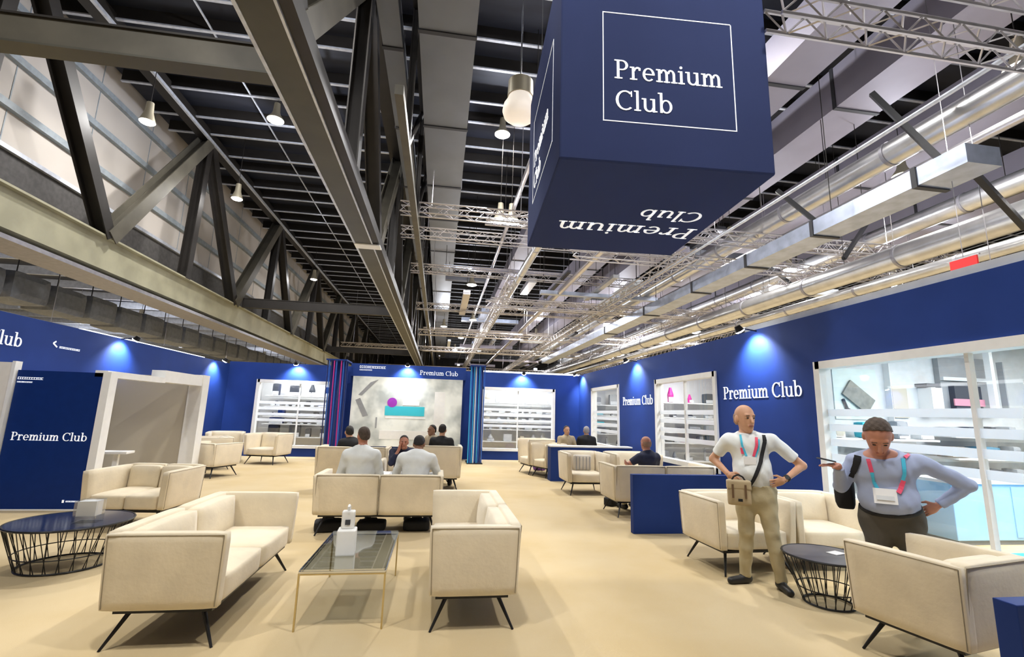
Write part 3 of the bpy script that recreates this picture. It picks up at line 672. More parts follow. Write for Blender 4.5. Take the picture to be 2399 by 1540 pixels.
for i, (x, y) in enumerate(((-14, 12), (-14, 24), (-22, 18), (-22, 32), (-14, 40))):
    highbay((x, y, 5.3), None, 5.3, ['nearest low bay lamp above the left wall', 'second low bay lamp above the left wall', 'deep low bay lamp, near', 'deep low bay lamp, far', 'farthest low bay lamp above the left wall'][i], r=.2, top=6.4, power=HB_W*1.5)
# ================================================================== FURNITURE
def sofa(label, loc, rotz, L=1.65, D=.74, n=2, cat='sofa', name='sofa', group=None, arm=.085, H=.75, m=M_velvet, cush=True, flare=.0, z0=.25):
    # local frame: length along x, back at +y, open front at -y, centred
    t = thing(name, label, cat, loc, rotz, group); h = L/2; d = D/2
    MB().box(-h+.06, -d+.05, z0-.03, h-.06, d-.06, z0-.005).build('frame', M_black, t)
    w = (L-2*arm)/n
    for i in range(n):
        x0 = -h+arm+i*w
        MB().pillow(x0+.004, -d+.01, z0, x0+w-.004, d-arm-.01, z0+.19, 0, .01, .012).build('seat_cushion', m, t, smooth=2)
        bk = MB().pillow(-h+.01+i*(L-.02)/n+.003, -.045, z0+.0, -h+.01+(i+1)*(L-.02)/n-.003, .045, H-.0, 0, .012, .004)
        bk.v = [(x, y+d-.055+(z-z0)*.07, z) for x, y, z in bk.v]
        bo = bk.build('backrest', m, t, smooth=2)
        e = -h+.01+i*(L-.02)/n; e2 = -h+.01+(i+1)*(L-.02)/n
        yy = lambda z: d-.055+(z-z0)*.07+.048
        MB().path([(e+.012, yy(z0+.015)-.004, z0+.015), (e+.012, yy(H-.015)-.004, H-.015), (e2-.012, yy(H-.015)-.004, H-.015), (e2-.012, yy(z0+.015)-.004, z0+.015)], .0035, n=5).build('piping', M_pipe, bo)
        if cush:
            c = MB().pillow(x0+.01, -.055, z0+.17, x0+w-.01, .055, H-.02, .0, .025, .01)
            c.v = [(x, y+d-arm-.075+(z-z0)*.10, z) for x, y, z in c.v]
            c.build('back_cushion', m, t, smooth=2)
    for s in (-1, 1):
        a = MB().pillow(-arm/2, -d-.0, z0+.005, arm/2, d+.0, H-.01, .008, .0, .004)
        a.v = [(s*(h-arm/2)+x+s*(z-z0)*.05, y*(1+(z-z0)*.10), z) for x, y, z in a.v]
        ao = a.build('arm', m, t, smooth=2)
        xo = lambda z: s*(h-arm/2)+s*(z-z0)*.05+s*(arm/2+.003)
        f = lambda z: (1+(z-z0)*.10)
        MB().path([(xo(z0+.02)-s*.006, (-d+.016)*f(z0), z0+.02), (xo(H-.024)-s*.006, (-d+.016)*f(H-.04), H-.024), (xo(H-.024)-s*.006, (d-.016)*f(H-.04), H-.024), (xo(z0+.02)-s*.006, (d-.016)*f(z0), z0+.02)], .0035, n=5).build('piping', M_pipe, ao)
        for q in (-1, 1):
            MB().tube((s*(h-.14), q*(d-.14), z0-.02), (s*(h-.05), q*(d-.02), 0), .017, .009, n=8).build('leg', M_black, t)
    return t
def armchair(label, loc, rotz, L=.82, D=.74, H=.75, group=None, m=M_velvet2): return sofa(label, loc, rotz, L, D, 1, 'armchair', 'armchair', group, .085, H, m)

# foreground
sofa('beige two seat sofa at front left, side arm towards the viewer', (-1.76, 4.54, 0), pi/2, L=1.68, D=.72)
sofa('beige two seat sofa at front centre, right of the glass table', (.33, 4.66, 0), -pi/2, L=1.70, D=.66, H=.76, m=M_velvet2)
sofa('beige two seat sofa seen from behind with two men in white shirts', (-.72, 7.02, 0), pi, L=1.62, D=.74, H=.76)
sofa('beige sofa by the white portal on the left', (-3.88, 7.38, 0), -.06, L=1.0, D=.85, H=.74, n=2)
# wire basket tables
def basket(label, loc, R=.5, rb=.36, H=.42, cap=M_tabletop, n=48):
    t = thing('wire_basket_table', label, 'side table', loc)
    MB().lathe([(.001, H-.02), (R-.02, H-.02), (R-.01, H), (.001, H)], n=40).build('tabletop', cap, t)
    MB().ring((0, 0, H-.005), R, .010, 40).build('rim', M_black, t)
    MB().ring((0, 0, .012), rb, .009, 40).build('base_ring', M_black, t)
    MB().ring((0, 0, .14), rb+(R-rb)*.30, .005, 40).build('middle_ring', M_black, t)
    for i in range(n):
        a = 2*pi*i/n; b = a+.10*(1 if i % 2 else -1)
        MB().tube((R*cos(a), R*sin(a), H-.005), (rb*cos(b), rb*sin(b), .012), .0042, n=5, cap=False).build('wire', M_black, t)
    return t
basket('black wire basket table on the left holding a clear box', (-3.58, 5.62, 0), R=.50, rb=.36)
basket('black wire basket table on the right between the chairs', (3.57, 4.14, 0), R=.35, rb=.20, cap=M_greytop, n=38)
t = thing('clear_box', 'clear acrylic tissue box on the left basket table', 'box', (-3.40, 5.55, .42), .1)
MB().box(-.10, -.08, .0, .10, .08, .21).build('shell', M_acryl, t, bevel=.006); MB().box(-.08, -.06, .06, .08, .06, .20).build('tissue_stack', M_paper, t)
t = thing('paper_card', 'small white card on the right basket table', 'card', (3.70, 4.16, .421), .3)
MB().hexa([(-.07, -.05, 0), (.07, -.05, 0), (.07, .05, 0), (-.07, .05, 0), (-.07, -.05, .004), (.07, -.05, .004), (.07, .05, .004), (-.07, .05, .004)]).build('card', M_paper, t)
# glass coffee table
t = thing('glass_coffee_table', 'glass coffee table with thin brass legs between the front sofas', 'coffee table', (-.645, 4.53, 0))
hx, hy = .31, .585
MB().box(-hx, -hy, .412, hx, hy, .42).build('glass_top', M_tglass, t)
fr = MB()
for a, b in (((-hx, -hy), (hx, -hy)), ((hx, -hy), (hx, hy)), ((hx, hy), (-hx, hy)), ((-hx, hy), (-hx, -hy))):
    MB().beam((*a, .40), (*b, .40), .014, .014).build('top_frame', M_chrome, t)
    MB().beam((*a, .385), (*b, .385), .01, .01).build('lower_frame', M_black if a[0] == hx or b[0] == -hx else M_brass, t)
for x in (-hx, hx):
    for y in (-hy, hy): MB().beam((x, y, 0), (x, y, .395), .013, .013).build('leg', M_brass, t)
t = thing('tissue_dispenser', 'white stepped sanitiser dispenser on the glass coffee table', 'dispenser', (-.70, 4.33, .42), .08)
MB().box(-.075, -.075, 0, .075, .075, .20).build('base_box', M_white, t, bevel=.012, seg=3)
MB().box(-.052, -.03, .20, .052, .055, .34).build('upper_box', M_white, t, bevel=.012, seg=3)
MB().tube((0, .01, .34), (0, .01, .38), .014, n=10).build('pump', M_white, t); MB().beam((0, .01, .385), (0, -.05, .375), .016, .012).build('nozzle', M_white, t)
MB().box(-.02, -.036, .235, .02, -.029, .275).build('sensor', M_dark, t)
# dark bags under the middle sofa
def bag(label, loc, s=(.32, .2, .16), m=M_bkcloth, rot=0):
    t = thing('bag', label, 'bag', loc, rot); MB().pillow(-s[0]/2, -s[1]/2, 0, s[0]/2, s[1]/2, s[2], .01, .01, .01, n=6).build('body', m, t, smooth=2)
    MB().path([(-.08, 0, s[2]-.02), (-.06, 0, s[2]+.03), (.06, 0, s[2]+.03), (.08, 0, s[2]-.02)], .008).build('handle', m, t)
bag('black bag on the floor at the left end under the middle sofa', (-1.38, 6.98, 0), (.34, .3, .13), rot=.2)
bag('black bag on the floor at the middle under the middle sofa', (-.82, 7.0, 0), (.36, .25, .12))
bag('black bag on the floor at the right end under the middle sofa', (-.22, 7.0, 0), (.34, .25, .13))
bag('small black bag on the floor beside the chair of the seated bald man', (3.26, 8.75, 0), (.32, .2, .15), rot=.6)
bag('purple bag on the floor beside the distant beige chair', (3.0, 14.1, 0), (.34, .3, .36), M_purple)

# right hand side chairs
armchair('beige tub chair behind the standing man, left of the pair', (3.42, 5.26, 0), .04, L=.90, D=.76, H=.76)
armchair('beige tub chair right of the standing man, next to the glass front', (4.40, 5.26, 0), -.06, L=.90, D=.76, H=.76)
armchair('large beige tub chair at lower right seen from behind', (3.53, 3.10, 0), pi+.21, L=.76, D=.70, H=.76, m=M_velvet)
# blue counters
def counter(label, x0, x1, y, d, h, top=None):
    t = thing('blue_counter', label, 'counter', ((x0+x1)/2, y, 0)); w = (x1-x0)/2
    MB().box(-w, 0, 0, w, d, h).build('body', M_blue, t, bevel=.004)
    if top: MB().box(-w-.01, -.01, h, w+.01, d+.01, h+.035).build('worktop', top, t, bevel=.004)
counter('blue counter block left of the standing man', 2.78, 4.4, 6.66, .10, .80)
counter('distant blue counter with white top and two people behind', 2.80, 4.92, 11.8, .34, .82, M_white)
counter('corner of a blue counter cropped at the lower right', 2.68, 4.6, 1.99, .10, .80)
# mid and far seating
sofa('beige sofa with its back to the viewer behind the blue counter', (3.78, 8.05, 0), pi, L=1.75, D=.74, H=.82, n=2, m=M_velvet)
armchair('beige tub chair with striped cushion before the distant counter', (3.12, 10.15, 0), .0, L=.86, D=.8, H=.84)
t = thing('striped_cushion', 'striped cushion resting in the tub chair before the distant counter', 'cushion', (3.12, 10.22, .45))
MB().pillow(-.19, -.05, 0, .19, .05, .32, 0, .03, 0).build('cushion_body', M_stripe, t, smooth=2)
for k in range(5): MB().box(-.16+k*.075, -.083, .02, -.145+k*.075, -.074, .29).build('stripe', M_grey, t)
armchair('beige tub chair right of the one with striped cushion', (4.25, 10.2, 0), .0, L=1.0, D=.8, H=.84)
armchair('distant beige tub chair near the far right window', (2.75, 13.4, 0), -pi/2+.2, L=.8, D=.75, H=.94)
armchair('pale beige tub chair next to the purple bag', (2.95, 12.7, 0), -pi/2+.4, L=.7, D=.65, H=.86)
armchair('beige chair with back to the viewer by the portal, nearest of the far left group', (-5.15, 12.15, 0), pi-.35, L=.95, D=.8, H=.76)
armchair('beige chair in the middle of the far left group', (-5.75, 13.5, 0), -pi/2+.6, L=.85, D=.8, H=.80)
armchair('beige chair facing the viewer by the far left window', (-4.8, 14.9, 0), -.25, L=.95, D=.8, H=.85)
armchair('beige chair at the back of the far left group, by the corner', (-6.1, 15.2, 0), .3, L=.9, D=.8, H=.85)
# back centre group
sofa('beige sofa with a dark haired person by the picture screen, left', (-1.62, 10.15, 0), pi, L=1.3, D=.75, H=.88)
armchair('beige chair by the picture screen with a dark haired person, right', (.08, 10.6, 0), pi, L=.85, D=.75, H=.90)
t = thing('meeting_table', 'low table with white paper in front of the two white shirted men', 'table', (-.80, 8.62, 0))
MB().box(-.55, -.32, .5, .45, .32, .53).build('tabletop', M_lgrey, t, bevel=.004)
for x in (-.5, .4):
    for y in (-.26, .26): MB().beam((x, y, 0), (x, y, .5), .02, .02).build('leg', M_brass, t)
t = thing('paper_sheet', 'large white paper on the meeting table', 'paper', (-1.0, 8.64, .531)); MB().box(-.18, -.28, 0, .22, .28, .004).build('sheet', M_paper, t)

# ------------------------------------------------------------------ display goods behind the windows
def shelf(label, axis, a0, a1, pos, z, d, m=M_white):
    mb = MB()
    (mb.box(a0, pos-d/2, z-.015, a1, pos+d/2, z+.015) if axis == 'y' else mb.box(pos-d/2, a0, z-.015, pos+d/2, a1, z+.015))
    return tag(mb.build('display_shelf', m), label, 'shelf')
rg = random.Random(5)
names = {'far_left': 'behind the far left window', 'far_right': 'behind the far right window', 'side_far': 'behind the small side window', 'side_mid': 'behind the tall side window'}
cols = {'far_left': [M_dark, M_dark, M_dark, M_bluepanel, M_bkcloth], 'far_right': [M_grey, M_lgrey, M_lgrey, M_beige], 'side_far': [M_grey, M_dark, M_teal, M_grey], 'side_mid': [M_dark, M_grey, M_mag, M_grey, M_dark]}
for key, axis, a0, a1, pos, outward in (('far_left', 'y', -6.2, -3.1, YB+1.5, 0), ('far_right', 'y', 1.2, 4.6, YB+1.5, 0), ('side_far', 'y', 5.3, 7.6, 16.55, 0), ('side_mid', 'y', 5.3, 8.1, 11.7, 0)):
    for z, lv in ((.55, 'lowest'), (1.0, 'second'), (1.26, 'third'), (1.62, 'fourth'), (2.0, 'top')):
        sh = shelf('%s white shelf %s' % (lv, names[key]), axis, a0, a1, pos, z, .5)
        (MB().box(a0, pos+.25, z-.02, a1, pos+.34, z).build('bracket', M_white, sh) if axis == 'y' else MB().box(pos+.25, a0, z-.02, pos+.45, a1, z).build('bracket', M_white, sh))
        u = a0+.2
        while u < a1-.3:
            w = rg.uniform(.1, .34); hh = rg.uniform(.10, .2) if z > .6 else rg.uniform(.2, .36)
            if z > 1.9: hh = rg.uniform(.2, .45)
            if key == 'far_left': w *= 1.5; hh = min(hh*1.3, .42)
            mm = rg.choice(cols[key])
            mb = MB()
            if rg.random() < .6: mb.pillow(0, 0, 0, w, .2, hh, 0, 0, 0, n=4) if axis == 'y' else mb.pillow(0, 0, 0, .2, w, hh, 0, 0, 0, n=4)
            else: mb.lathe([(.03, 0), (w*.3, .01), (w*.34, hh*.5), (w*.2, hh*.8), (w*.12, hh)], c=(w/2, .1, 0) if axis == 'y' else (.1, w/2, 0), n=12)
            o = mb.build('display_item', mm, loc=(u, pos-.2, z+.016) if axis == 'y' else (pos-.2, u, z+.016))
            if rg.random() < .35 or True: MB().box(.02, -.004, .01, w-.02, .0, hh*.35).build('front_tag', M_lgrey, o) if axis == 'y' else MB().box(-.004, .02, .01, 0, w-.02, hh*.35).build('front_tag', M_lgrey, o)
            tag(o, 'small display product on the shelves %s' % names[key], 'product', 'display products '+names[key])
            u += w+rg.uniform(.08, .35)
# display room contents (seen through the glass front)
YD = 7.3
def at(px, py, y=YD): return hitY(px, py, y)
def flat(x0p, y0p, x1p, y1p, y, d, m, name, label, cat, parent=None):
    a = at(x0p, y0p, y); b = at(x1p, y1p, y); o = MB().box(min(a.x, b.x), y-d, min(a.z, b.z), max(a.x, b.x), y-.001, max(a.z, b.z)).build(name, m, parent)
    if label: tag(o, label, cat)
    return o
t = thing('product_poster', 'pale green poster with a grey gadget in the display room', 'poster', (0, 0, 0))
flat(1946, 862, 2060, 985, YD, .02, mat('pale_green_print', (.62, .72, .68), .5, noise=.12, nscale=2), 'print', None, None, t)
a = at(1990, 905, YD-.025); g = MB(); ux = Vector((.80, 0, -.60)); uz = Vector((.60, 0, .80)); 
for (w0, w1, h0, h1, dd) in ((-.26, .30, -.16, .14, .03),):
    c = at(2008, 928, YD-.03); q = [c+ux*w0+uz*h0, c+ux*w1+uz*h0, c+ux*w1+uz*h1, c+ux*w0+uz*h1]; g.hexa([k+Vector((0, .005, 0)) for k in q]+[k-Vector((0, dd, 0)) for k in q])
g.build('gadget_body', mat('khaki_grey', (.28, .28, .24), .5, noise=.3, nscale=9), t)
g = MB(); g.path([at(1975, 935, YD-.04), at(1985, 958, YD-.04), at(2010, 972, YD-.04), at(2035, 962, YD-.04)], .025); g.build('gadget_strap', M_dark, t)
flat(2064, 835, 2082, 990, YD, .12, M_white, 'white_column', 'slim white column right of the gadget poster', 'column')
flat(2085, 905, 2128, 980, YD, .03, M_beige, 'beige_panel', 'beige panel beside the slim white column', 'panel')
t = thing('dark_opening_cabinet', 'dark cabinet niche with shelves in the display room', 'cabinet', (0, 0, 0))
a = at(2182, 838); b = at(2312, 968)
MB().box(a.x, YD-.10, b.z, b.x, YD-.005, a.z).build('back_panel', M_grey, t); MB().box(a.x-.05, YD-.16, b.z-.03, b.x+.05, YD-.005, b.z).build('bottom_board', M_white, t)
MB().box(a.x, YD-.16, a.z-.42, b.x, YD-.10, a.z-.36).build('shelf', M_lgrey, t); MB().box(a.x+.15, YD-.20, b.z+.02, a.x+.7, YD-.10, b.z+.45).build('dark_box', M_dark, t); MB().box(a.x+.1, YD-.22, b.z+.1, b.x-.3, YD-.20, b.z+.22).build('pink_label', mat('pinkish', (.6, .25, .32), .6), t)
flat(2148, 910, 2180, 968, YD, .25, M_white, 'white_notice', 'white notice board left of the dark cabinet niche', 'notice')
flat(2142, 900, 2172, 908, YD, .22, M_dark, 'black_hook', 'black bracket above the white notice board', 'bracket')
flat(2300, 825, 2330, 975, YD-.3, .1, M_white, 'white_post', 'tall white post right of the cabinet niche', 'column')
flat(2334, 850, 2350, 970, YD-.3, .1, M_grey, 'grey_post', 'tall grey post beside the white one', 'column')
for k, (y0, y1) in enumerate(((1000, 1022), (1046, 1072), (1098, 1128))):
    zz = at(2270, y1, YD-.3).z
    sh = tag(MB().box(8.4, YD-.55, zz-.03, 12.5, YD-.05, zz).build('display_shelf', M_white), ['upper', 'middle', 'lower'][k]+' long white shelf in the display room', 'shelf')
    MB().box(8.4, YD-.05, zz-.10, 12.5, YD, zz).build('bracket', M_white, sh)
    for j, (xa, xb, mm) in enumerate((((2200, 2245, M_grey), (2252, 2300, M_dark), (2303, 2318, M_dark), (2345, 2365, M_grey)), ((2208, 2262, mat('taupe', (.22, .19, .16), .6)), (2275, 2330, mat('deep_teal', (.05, .16, .24), .5)), (2355, 2377, M_grey)), ((2165, 2200, M_white), (2290, 2340, M_dark), (2363, 2388, M_grey)))[k]):
        a = at(xa, y0, YD-.4); b = at(xb, y1, YD-.4)
        o = MB().pillow(0, 0, 0, b.x-a.x, .25, max(.08, a.z-zz), 0, .01, 0, n=4).build('display_item', mm, loc=(a.x, YD-.52, zz+.001))
        MB().box(.03, -.006, .02, (b.x-a.x)*.5, .0, .05).build('front_tag', M_lgrey, o)
        tag(o, ['%s product on the upper shelf', '%s product on the middle shelf', '%s product on the lower shelf'][k] % ['first', 'second', 'third', 'fourth'][j]+' of the display room, counted from left', 'product')
t = thing('pale_blue_counter', 'pale blue counter cabinet behind the man in light blue shirt', 'counter', (7.85, 5.9, 0))
MB().box(-.70, 0, .06, .75, .6, .82).build('body', M_lblue, t, bevel=.01); MB().box(-.73, -.03, .82, .78, .63, .86).build('worktop', M_white, t); MB().box(-.65, .03, 0, .70, .57, .06).build('kick', M_grey, t)
MB().box(.28, -.012, .10, .70, 0, .78).build('door', mat('pale_blue_door', (.40, .62, .80), .5), t)
tag(MB().box(5.35, 3.0, 0, 9.5, 5.5, .012).build('cyan_rug', M_cyan), 'bright cyan carpet on the display room floor', 'carpet')
t = thing('stool', 'small stool with brown legs in the display room', 'stool', (6.9, 6.5, 0), .3)
MB().lathe([(.001, .60), (.2, .60), (.21, .63), (.19, .66), (.001, .66)], n=20).build('seat', M_white, t)
for i in range(4):
    a = pi/4+i*pi/2; MB().tube((.12*cos(a), .12*sin(a), .6), (.2*cos(a), .2*sin(a), 0), .014, n=6).build('leg', mat('brown_wood', (.22, .12, .05), .6) if i == 0 else bpy.data.materials['brown_wood'], t)
for z, lv in ((.45, 'lower'), (.9, 'middle'), (1.35, 'upper')):
    sh = tag(MB().box(5.4, 6.85, z, 8.2, 7.25, z+.03).build('display_shelf', M_white), lv+' white shelf beneath the gadget poster', 'shelf'); MB().box(5.4, 7.25, z-.1, 8.2, 7.3, z).build('bracket', M_white, sh)
    u = 5.6
    while u < 8.0:
        w = rg.uniform(.1, .3); o = MB().pillow(0, 0, 0, w, .2, rg.uniform(.1, .3), 0, .01, 0, n=4).build('display_item', rg.choice([M_grey, M_dark, M_lgrey, M_beige, M_teal]), loc=(u, 6.92, z+.031))
        MB().box(.02, -.005, .01, w-.02, 0, .05).build('front_tag', M_white, o); tag(o, 'small product on the shelves beneath the gadget poster', 'product', 'products beneath the gadget poster'); u += w+rg.uniform(.1, .4)
t = thing('pink_roll_banner', 'magenta roll up banner behind the tall side window', 'banner', (XR+.5, 8.55, 0))
MB().box(-.01, -.22, .05, .01, .22, 1.55).build('banner_sheet', mat('rose', (.72, .10, .28), .6), t); MB().box(-.08, -.25, 0, .08, .25, .06).build('foot', M_chrome, t)
# ================================================================== PEOPLE (distance-field bodies meshed with surface nets)
def surfnet(fn, lo, hi, h):
    lo = np.array(lo, float); n = np.maximum(3, np.ceil((np.array(hi)-lo)/h).astype(int)+1)
    ax = [lo[i]+h*np.arange(n[i]) for i in range(3)]
    X, Y, Z = np.meshgrid(*ax, indexing='ij'); v = fn(np.stack([X, Y, Z], -1).reshape(-1, 3)).reshape(X.shape)
    v[0] = v[-1] = 1; v[:, 0] = v[:, -1] = 1; v[:, :, 0] = v[:, :, -1] = 1
    ins = v < 0; cs = tuple(k-1 for k in v.shape)
    acc = np.zeros(cs+(3,)); cnt = np.zeros(cs)
    for a in range(3):
        sl0 = [slice(None)]*3; sl1 = [slice(None)]*3; sl0[a] = slice(0, -1); sl1[a] = slice(1, None)
        v0 = v[tuple(sl0)]; v1 = v[tuple(sl1)]; cr = (v0 < 0) != (v1 < 0)
        tt = np.where(cr, v0/np.where(cr, v0-v1, 1), 0)
        g = np.stack(np.meshgrid(*[np.arange(k) for k in v0.shape], indexing='ij'), -1).astype(float); g[..., a] += tt
        o = [b for b in range(3) if b != a]
        for d0 in (0, 1):
            for d1 in (0, 1):
                s = [slice(None)]*3; s[o[0]] = slice(d0, d0+cs[o[0]]); s[o[1]] = slice(d1, d1+cs[o[1]]); s = tuple(s)
                acc += g[s]*cr[s][..., None]; cnt += cr[s]
    act = cnt > 0; idx = -np.ones(cs, int); idx[act] = np.arange(act.sum())
    P = lo+h*acc[act]/cnt[act][:, None]; F = []
    for a in range(3):
        o = [(a+1) % 3, (a+2) % 3]
        sl0 = [slice(1, -1)]*3; sl1 = [slice(1, -1)]*3; sl0[a] = slice(0, -1); sl1[a] = slice(1, None)
        i0 = ins[tuple(sl0)]; i1 = ins[tuple(sl1)]; w = np.argwhere(i0 != i1); fl = i0[i0 != i1]
        w = w.copy(); w[:, o[0]] += 1; w[:, o[1]] += 1
        def cell(p, q): c = w.copy(); c[:, o[0]] -= p; c[:, o[1]] -= q; return idx[c[:, 0], c[:, 1], c[:, 2]]
        q = np.stack([cell(1, 1), cell(0, 1), cell(0, 0), cell(1, 0)], 1)
        q = np.where(fl[:, None], q, q[:, ::-1]); F.append(q)
    F = np.concatenate(F); F = F[(F >= 0).all(1)]
    return P, F
def sm(a, b, k): 
    h = np.clip(.5+.5*(b-a)/k, 0, 1); return b*(1-h)+a*h-k*h*(1-h)
def caps(p, a, b, ra, rb):
    a = np.array(a, float); b = np.array(b, float); ab = b-a; t = np.clip(((p-a)@ab)/max(1e-9, ab@ab), 0, 1)
    return np.linalg.norm(p-a-t[:, None]*ab, axis=1)-(ra+(rb-ra)*t)
def elli(p, c, r, Rm=None):
    q = p-np.array(c, float)
    if Rm is not None: q = q@Rm
    r = np.array(r, float); k0 = np.linalg.norm(q/r, axis=1); k1 = np.linalg.norm(q/(r*r), axis=1); return k0*(k0-1)/np.maximum(k1, 1e-9)
def rotm(yaw, pitch=0, roll=0):
    cy, sy, cp, sp, cr, sr = cos(yaw), sin(yaw), cos(pitch), sin(pitch), cos(roll), sin(roll)
    return np.array([[cy, -sy, 0], [sy, cy, 0], [0, 0, 1]])@np.array([[1, 0, 0], [0, cp, -sp], [0, sp, cp]])@np.array([[cr, 0, sr], [0, 1, 0], [-sr, 0, cr]])
STAND = dict(hip=(0, 0, .92), chest=(0, 0, 1.36), neck=(0, .01, 1.50), head=(0, -.015, 1.64), shL=(-.19, 0, 1.42), shR=(.19, 0, 1.42), elL=(-.27, .04, 1.14), elR=(.27, .04, 1.14),
    haL=(-.27, -.05, .88), haR=(.27, -.05, .88), kL=(-.10, -.02, .50), kR=(.10, -.02, .50), anL=(-.11, .03, .09), anR=(.11, .03, .09), hy=0, hp=0)
SIT = dict(hip=(0, .05, .50), chest=(0, .07, .92), neck=(0, .04, 1.07), head=(0, .02, 1.20), shL=(-.19, .05, .99), shR=(.19, .05, .99), elL=(-.26, -.02, .72), elR=(.26, -.02, .72),
    haL=(-.15, -.26, .66), haR=(.15, -.26, .66), kL=(-.13, -.40, .53), kR=(.13, -.40, .53), anL=(-.14, -.40, .10), anR=(.14, -.40, .10), hy=0, hp=0)
def person(label, loc, rotz, base, J, shirt=M_wshirt, trousers=M_chino, hair='short', hairm=M_hair, skin=M_skin, sleeve='long', wide=1.0, belly=0, hem=.0, h=.014, belt=None, shoes=M_shoe, toes=((0, -1), (0, -1)), legs=True, fing=(None, None), hs=1.0, collar=True):
    j = dict(base); j.update(J); V = {k: np.array(v, float) for k, v in j.items() if k not in ('hy', 'hp')}
    T = thing('person', label, 'person', loc, rotz)
    HR = rotm(j['hy'], j['hp']); hc = V['head']
    up_ = (V['neck']-V['hip']); Lt = np.linalg.norm(up_); up_ /= Lt
    xr = V['shR']-V['shL']; xr -= up_*(xr@up_); xr /= np.linalg.norm(xr); fr = np.cross(up_, xr); TF = np.stack([xr, fr, up_], 1)
    def torso(p, inf):
        q = (p-V['hip'])@TF; q = q*np.array([1, 1/.68, 1])
        w = wide
        d = caps(q, (0, 0, -.02), (0, 0, Lt*.38), .158*w+inf, .142*w+inf); d = sm(d, caps(q, (0, 0, Lt*.38), (0, 0, Lt*.72), .142*w+inf, .165*w+inf), .04)
        d = d*.85
        d = sm(d, caps(p, V['shL']+xr*.03-up_*.02, V['shR']-xr*.03-up_*.02, .070+inf, .070+inf), .06)
        if belly: d = sm(d, elli(p, V['hip']+up_*Lt*.30-fr*(.05+belly*.3), (.15*w+inf, .10+belly+inf, .16)), .06)
        return sm(d, caps(p, V['chest']+up_*.02, V['neck']+up_*-.005, .10+inf, .062+inf), .05)
    def arms(p, inf, f0=1, f1=1):
        d = None
        for s in 'LR':
            a, b, c = V['sh'+s], V['el'+s], V['ha'+s]
            e = caps(p, a, a+(b-a)*f0, .056+inf, .056+(.043-.056)*f0+inf)
            if f1 > 0: e = sm(e, caps(p, b, b+(c-b)*f1, .043+inf, .043+(.028-.043)*f1+inf), .015)
            d = e if d is None else np.minimum(d, e)
        return d
    def legsd(p, inf):
        d = None
        for s, sg in (('L', -1), ('R', 1)):
            hp_ = V['hip']+xr*sg*.085*wide-np.array([0, 0, .03]); k = V['k'+s]; a = V['an'+s]
            e = sm(caps(p, hp_, k, .088*wide+inf, .056+inf), caps(p, k, a, .056+inf, .040+inf), .02)
            calf = k*.62+a*.38; e = sm(e, caps(p, calf, calf-(k-a)*.12, .050+inf, .044+inf), .02)
            d = e if d is None else np.minimum(d, e)
        return d
    def headd(p):
        q = (p-hc)@HR/hs
        d = elli(q, (0, .012, .032), (.075, .093, .088)); d = sm(d, elli(q, (0, -.018, -.03), (.060, .074, .088)), .03)
        d = sm(d, elli(q, (0, -.058, -.092), (.030, .028, .026)), .025)
        d = sm(d, caps(q, (0, -.086, .018), (0, -.112, -.022), .008, .013), .012)
        d = sm(d, caps(q, (-.034, -.074, .034), (.034, -.074, .034), .012, .012), .012)
        d = sm(d, caps(q, (-.018, -.083, -.058), (.018, -.083, -.058), .009, .009), .008)
        for s in (-1, 1):
            d = np.maximum(d, -elli(q, (s*.030, -.098, .014), (.016, .018, .011))*1.0) if False else d
            d = sm(d, elli(q, (s*.030, -.072, .012), (.015, .014, .011)), .004)
            d = sm(d, elli(q, (s*.076, .012, -.008), (.012, .022, .034)), .008)
        return d*hs
    def bodyf(p):
        d = torso(p, -.006); d = sm(d, arms(p, -.002), .03)
        if legs: d = sm(d, legsd(p, -.006), .03)
        d = sm(d, caps(p, V['neck']-up_*.06, hc+HR@np.array([0, .02, -.05]), .062, .054), .03)
        return sm(d, headd(p), .015)
    allp = np.array([v for k, v in V.items()]); lo = allp.min(0)-.20; hi = allp.max(0)+.22
    if not legs: lo[2] = V['hip'][2]-.15
    P, Fc = surfnet(bodyf, lo, hi, h)
    # finer head replaces coarse one visually: second net merged into the same mesh, slightly larger
    vs = [P]; fs = [Fc]; off = len(P)
    def addfine(fn, c, rad, hh):
        nonlocal off
        p2, f2 = surfnet(fn, c-rad, c+rad, hh); vs.append(p2); fs.append(f2+off); off += len(p2)
    hf = h*.42
    addfine(lambda p: sm(headd(p), caps(p, V['neck']-up_*.02, hc+HR@np.array([0, .02, -.05]), .058, .054), .015)-.0015, hc, .155*hs, max(hf, .0055))
